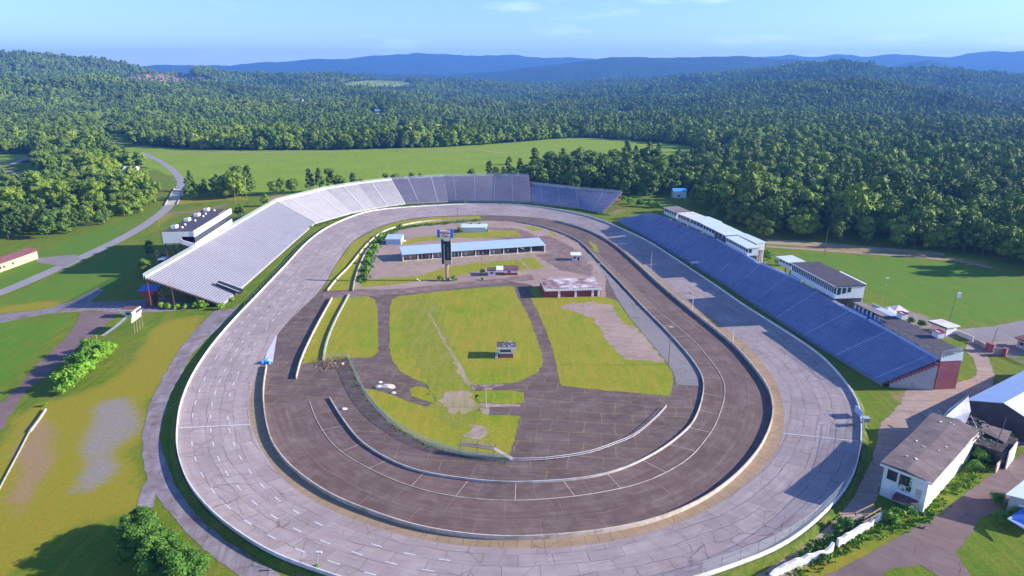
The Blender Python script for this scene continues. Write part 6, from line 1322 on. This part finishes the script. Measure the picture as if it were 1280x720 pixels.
# bushes
BUSH = [(203, 385, .8, 'leftmost of the bright weeds under the stand end'), (211, 386, .7, 'second bright bush under the stand end'), (222, 386, .6, 'small bright bush under the stand end, left of centre'), (232, 386, .6, 'low bright bush under the middle of the stand end'), (244, 385, .75, 'bright bush right of centre under the stand end'), (255, 384, 1.0, 'largest bright bush under the stand end'), (277, 387, .8, 'bright bush at the front corner of the left grandstand'), (291, 376, .5, 'small bush beside the gangway foot'),
        (388, 287, .7, 'bright bush in front of the pale grandstand kink'), (407, 276, .6, 'small bush at the foot of the pale grandstand'), (388, 279, .5, 'little bush beside the kink of the stands'), (447, 264, .6, 'reddish bush at the foot of the white tiers'), (457, 262, .8, 'tall bush at the foot of the white tiers'), (581, 255, .55, 'bush at the foot of the mauve stand'), (627, 256, .4, 'tiny bush at the foot of the far stand'), (558, 254, .4, 'small weed bush before the mauve stand'),
        (396, 716, .45, 'small bright bush growing on the near wall by the pale pole'), (483, 302, .9, 'bush left of the small blue shed'), (476, 297, .8, 'bush above the small blue shed'), (501, 284, .7, 'lone bush on the far verge'), (575, 291, .9, 'dark bush at the left of the white roofed shed'), (608, 290, .6, 'bush at the right of the white roofed shed'), (595, 276, .5, 'weed bush along the far verge'), (603, 350, .4, 'tiny shrub beside the small white hut'), (550, 351, .7, 'dark weeds left of the scoreboard pole'), (567, 351, .7, 'dark weeds right of the scoreboard pole'), (603, 342, .7, 'bush at the foot of the bare brown pole'), (627, 336, .55, 'bush behind the small huts'),
        (470, 311, .9, 'bright bush in the paddock fringe, upper'), (462, 318, .8, 'bright bush in the paddock fringe, upper middle'), (460, 329, .9, 'bright bush in the paddock fringe, middle'), (459, 339, .8, 'bright bush in the paddock fringe, lower middle'), (456, 347, .8, 'bright bush in the paddock fringe, lowest'), (468, 304, .7, 'bright bush in the paddock fringe, topmost'), (450, 352, .4, 'little weed at the end of the paddock fringe'),
        (779, 252, 1.3, 'bright bush at the right end of the low far grandstand'), (788, 255, 1.5, 'broad bright bush between the two right hand stands'), (800, 258, 1.5, 'bright bush left of the first suite'), (812, 259, 1.5, 'bright bush touching the first suite'), (822, 260, 1.3, 'last bright bush before the first suite'), (949, 322, 1.4, 'leafy bush right of the pinkish white suite'), (958, 326, 1.6, 'dark leafy bush left of the small open suite'), (945, 315, 1.3, 'bush behind the end of the pinkish white suite'), (972, 331, 1.0, 'bush beside the small open suite'),
        (88, 487, 1.35, 'bright lowest bush of the left roadside thicket'), (96, 478, 1.2, 'bright bush in the lower middle of the left roadside thicket'), (107, 469, 1.3, 'bright bush in the middle of the left roadside thicket'), (118, 458, 1.2, 'bright bush in the upper middle of the left roadside thicket'), (131, 448, 1.1, 'bright bush at the upper right of the left roadside thicket'), (100, 462, 1.2, 'dark bush on the lane side of the left roadside thicket'), (113, 447, 1.2, 'dark bush high on the lane side of the left roadside thicket'), (121, 440, .9, 'dark bush by the short pale post'), (138, 441, .8, 'smallest bright bush at the top of the thicket'), (80, 493, .7, 'small bright bush below the thicket'), (56, 508, .35, 'weed tuft at the top of the old guardrail')]
for (x, y, s, lb) in BUSH:
    s *= 1.45 if 'thicket' in lb or 'post' in lb else 1.0
    g = G(x, y); kd = 'bush' if ('dark' not in lb and 'leafy' not in lb and 'bush left' not in lb) else 'dark_bush'; tree(g.x, g.y, kd, s, lb, None, 'bush', 'bush')
# big thicket at the bottom left
TH = [(176, 664, .75, 'topmost tree of the big thicket at the bottom left'), (186, 674, .95, 'upper right tree of the bottom left thicket'), (168, 684, .95, 'dark left flank tree of the bottom left thicket'), (190, 692, 1.1, 'tree in the middle of the bottom left thicket'), (174, 704, 1.15, 'lower left tree of the bottom left thicket'), (208, 704, 1.0, 'middle right tree of the bottom left thicket'), (228, 714, .9, 'right hand tree of the bottom left thicket'), (248, 726, .85, 'lowest right tree of the bottom left thicket'), (196, 722, 1.2, 'bottom tree of the thicket cut by the picture edge'), (222, 736, 1.1, 'tree below the frame edge right in the bottom left thicket')]
for (x, y, s, lb) in TH: g = G(x, y); tree(g.x, g.y, 'fine', s * .93, lb, None, 'tree', 'shrubby_tree', sxy=.9)
for (x, y, s, lb) in ((1056, 661, .8, 'dark bush left of the timber frame'), (1046, 664, .55, 'round dark bush beside the near right wall'), (1110, 652, .8, 'bright bush right of the timber frame'), (1122, 648, .7, 'bright bush below the white house front'), (1135, 644, .7, 'bush against the white house corner'), (1030, 702, .5, 'weeds at the lower wall length'), (1010, 700, .5, 'weeds above the lower wall length'), (1225, 578, 1.0, 'bush right of the long house wall, lowest'), (1232, 568, 1.2, 'leafy bush beside the dark utility pole'), (1245, 560, 1.1, 'bush under the broken white wall'), (1218, 588, .8, 'reddish bush on the bank by the house'), (1258, 555, 1.0, 'bush at the right above the service road'), (1222, 556, .9, 'bright bush near the far house corner'), (1235, 546, .9, 'bright bush by the leaning white wall'), (1270, 650, .9, 'dark bush below the blue awning'), (1250, 652, .8, 'dark bush left of the blue awning'), (1138, 404, .7, 'bush beside the far roof hatch'), (1152, 409, .8, 'pale bush at the ticket office corner'), (1245, 630, .8, 'dark bush at the grey house wall')):
    g = G(x, y); tree(g.x, g.y, 'dark_bush' if 'bright' not in lb else 'bush', s, lb, None, 'bush', 'bush')

# the forest proper: one object
idxs = rest
P3 = np.stack([X[idxs], Y[idxs], Z[idxs] - .3], 1); Sx = S[idxs]; kk = kinds[idxs]
SRC = [s for s in SRC if s[0][0] in ('round', 'tall', 'pine')]; keys = [s[0][0] for s in SRC]; bykind = {k: [i for i, q in enumerate(keys) if q == k] for k in ('round', 'tall', 'pine')}
me = bpy.data.meshes.new('forest'); me.vertices.add(len(P3)); me.vertices.foreach_set('co', P3.astype(np.float32).ravel())
a = me.attributes.new('scl', 'FLOAT', 'POINT'); a.data.foreach_set('value', Sx.astype(np.float32))
a = me.attributes.new('rot', 'FLOAT', 'POINT'); a.data.foreach_set('value', np.random.uniform(0, 6.28, len(P3)).astype(np.float32))
ix = np.array([random.choice(bykind[k]) for k in kk], dtype=np.int32); a = me.attributes.new('idx', 'INT', 'POINT'); a.data.foreach_set('value', ix)
fo = bpy.data.objects.new('forest', me); COL.objects.link(fo); tag(fo, 'dense green forest covering the valleys and hills behind', None, None, 'stuff')
ng = bpy.data.node_groups.new('forest_nodes', 'GeometryNodeTree'); ng.interface.new_socket('Geometry', in_out='INPUT', socket_type='NodeSocketGeometry'); ng.interface.new_socket('Geometry', in_out='OUTPUT', socket_type='NodeSocketGeometry')
gi = ng.nodes.new('NodeGroupInput'); go = ng.nodes.new('NodeGroupOutput'); iop = ng.nodes.new('GeometryNodeInstanceOnPoints'); jn = ng.nodes.new('GeometryNodeJoinGeometry')
for (k, o) in reversed(SRC):
    oi = ng.nodes.new('GeometryNodeObjectInfo'); oi.inputs['Object'].default_value = o; oi.inputs['As Instance'].default_value = True; oi.transform_space = 'ORIGINAL'; ng.links.new(oi.outputs['Geometry'], jn.inputs[0])
def na_(nm, ty): n = ng.nodes.new('GeometryNodeInputNamedAttribute'); n.data_type = ty; n.inputs['Name'].default_value = nm; return n.outputs[0]
ng.links.new(gi.outputs[0], iop.inputs['Points']); ng.links.new(jn.outputs[0], iop.inputs['Instance']); iop.inputs['Pick Instance'].default_value = True
ng.links.new(na_('idx', 'INT'), iop.inputs['Instance Index']); cx_ = ng.nodes.new('ShaderNodeCombineXYZ'); ng.links.new(na_('rot', 'FLOAT'), cx_.inputs['Z']); ng.links.new(cx_.outputs[0], iop.inputs['Rotation']); ng.links.new(na_('scl', 'FLOAT'), iop.inputs['Scale']); ng.links.new(iop.outputs[0], go.inputs[0])
md = fo.modifiers.new('forest', 'NODES'); md.node_group = ng
# weeds: small tufts along edges that nobody could count
def tufts(label, paths, n, spread, h, mat, name='weeds'):
    m = MB(); rnd = random.Random(len(label))
    for P_ in paths:
        for k in range(n):
            q = P_[rnd.randrange(len(P_))]; x, y = q[0] + rnd.gauss(0, spread), q[1] + rnd.gauss(0, spread); z = q[2] if len(q) > 2 else 0
            for j in range(3):
                a = rnd.random() * 6.28; w_ = rnd.uniform(.12, .4); hh = rnd.uniform(.3, 1) * h; ox, oy = rnd.gauss(0, .25), rnd.gauss(0, .25)
                m.face([(x + ox - w_ * math.cos(a), y + oy - w_ * math.sin(a), z - .05), (x + ox + w_ * math.cos(a), y + oy + w_ * math.sin(a), z - .05), (x + ox + w_ * .4 + rnd.gauss(0, .15), y + oy + rnd.gauss(0, .15), z + hh), (x + ox - w_ * .5 + rnd.gauss(0, .2), y + oy + rnd.gauss(0, .2), z + hh * .9)])
    return solo(m, name, M[mat], label, None, None, 'stuff')
tufts('weeds fringing the paddock and far verge', [resample(GN([(452, 352), (458, 335), (466, 312), (480, 296), (505, 285), (560, 279), (602, 275.5)]), 2)], 1500, 1.6, 1.1, 'fol_d')
tufts('weeds along the foot of the grandstands', [SB2 + (0, 0, -1.8), SB3 + (0, 0, -1.8), SB4 + (0, 0, -1.8)], 500, 2.2, 1.0, 'fol_d')
tufts('weeds along the crumbling wall and road bank', [resample(GN([(960, 735), (1000, 712), (1050, 688), (1100, 665), (1150, 650), (1190, 612), (1225, 585), (1262, 556)]), 2), resample(GN([(1005, 695), (1050, 672), (1095, 650)]), 2)], 420, 1.1, .7, 'fol_c')
tufts('tall grass at the foot of the chain link fence', [resample(F1, .8)], 160, .4, .35, 'fol_c')
# ------------------------------------------------------------------ haze
HZ = MB(); zt_ = 575.0
HZ.hexa([Vector((-13500, -40, -3)), Vector((13500, -40, -3)), Vector((13500, 13900, -3)), Vector((-13500, 13900, -3))], [Vector((-13500, -40, zt_)), Vector((13500, -40, zt_)), Vector((13500, 13900, zt_)), Vector((-13500, 13900, zt_))])
hm = bpy.data.materials.new('haze'); hm.use_nodes = True; hn = hm.node_tree; hn.nodes.remove(hn.nodes['Principled BSDF']); pv = hn.nodes.new('ShaderNodeVolumePrincipled')
pv.inputs['Density'].default_value = 1.0e-4; pv.inputs['Color'].default_value = (.13, .36, .92, 1); pv.inputs['Anisotropy'].default_value = 0.1
hn.links.new(pv.outputs[0], hn.nodes['Material Output'].inputs['Volume'])
hzo = mesh_obj('haze', HZ.v, HZ.f, hm); tag(hzo, 'blue summer haze over the valley', None, None, 'stuff')
SC.cycles.volume_max_steps = 64; SC.cycles.max_bounces = 6; SC.cycles.transparent_max_bounces = 12; SC.cycles.volume_bounces = 0
SC.cycles.use_denoising = True
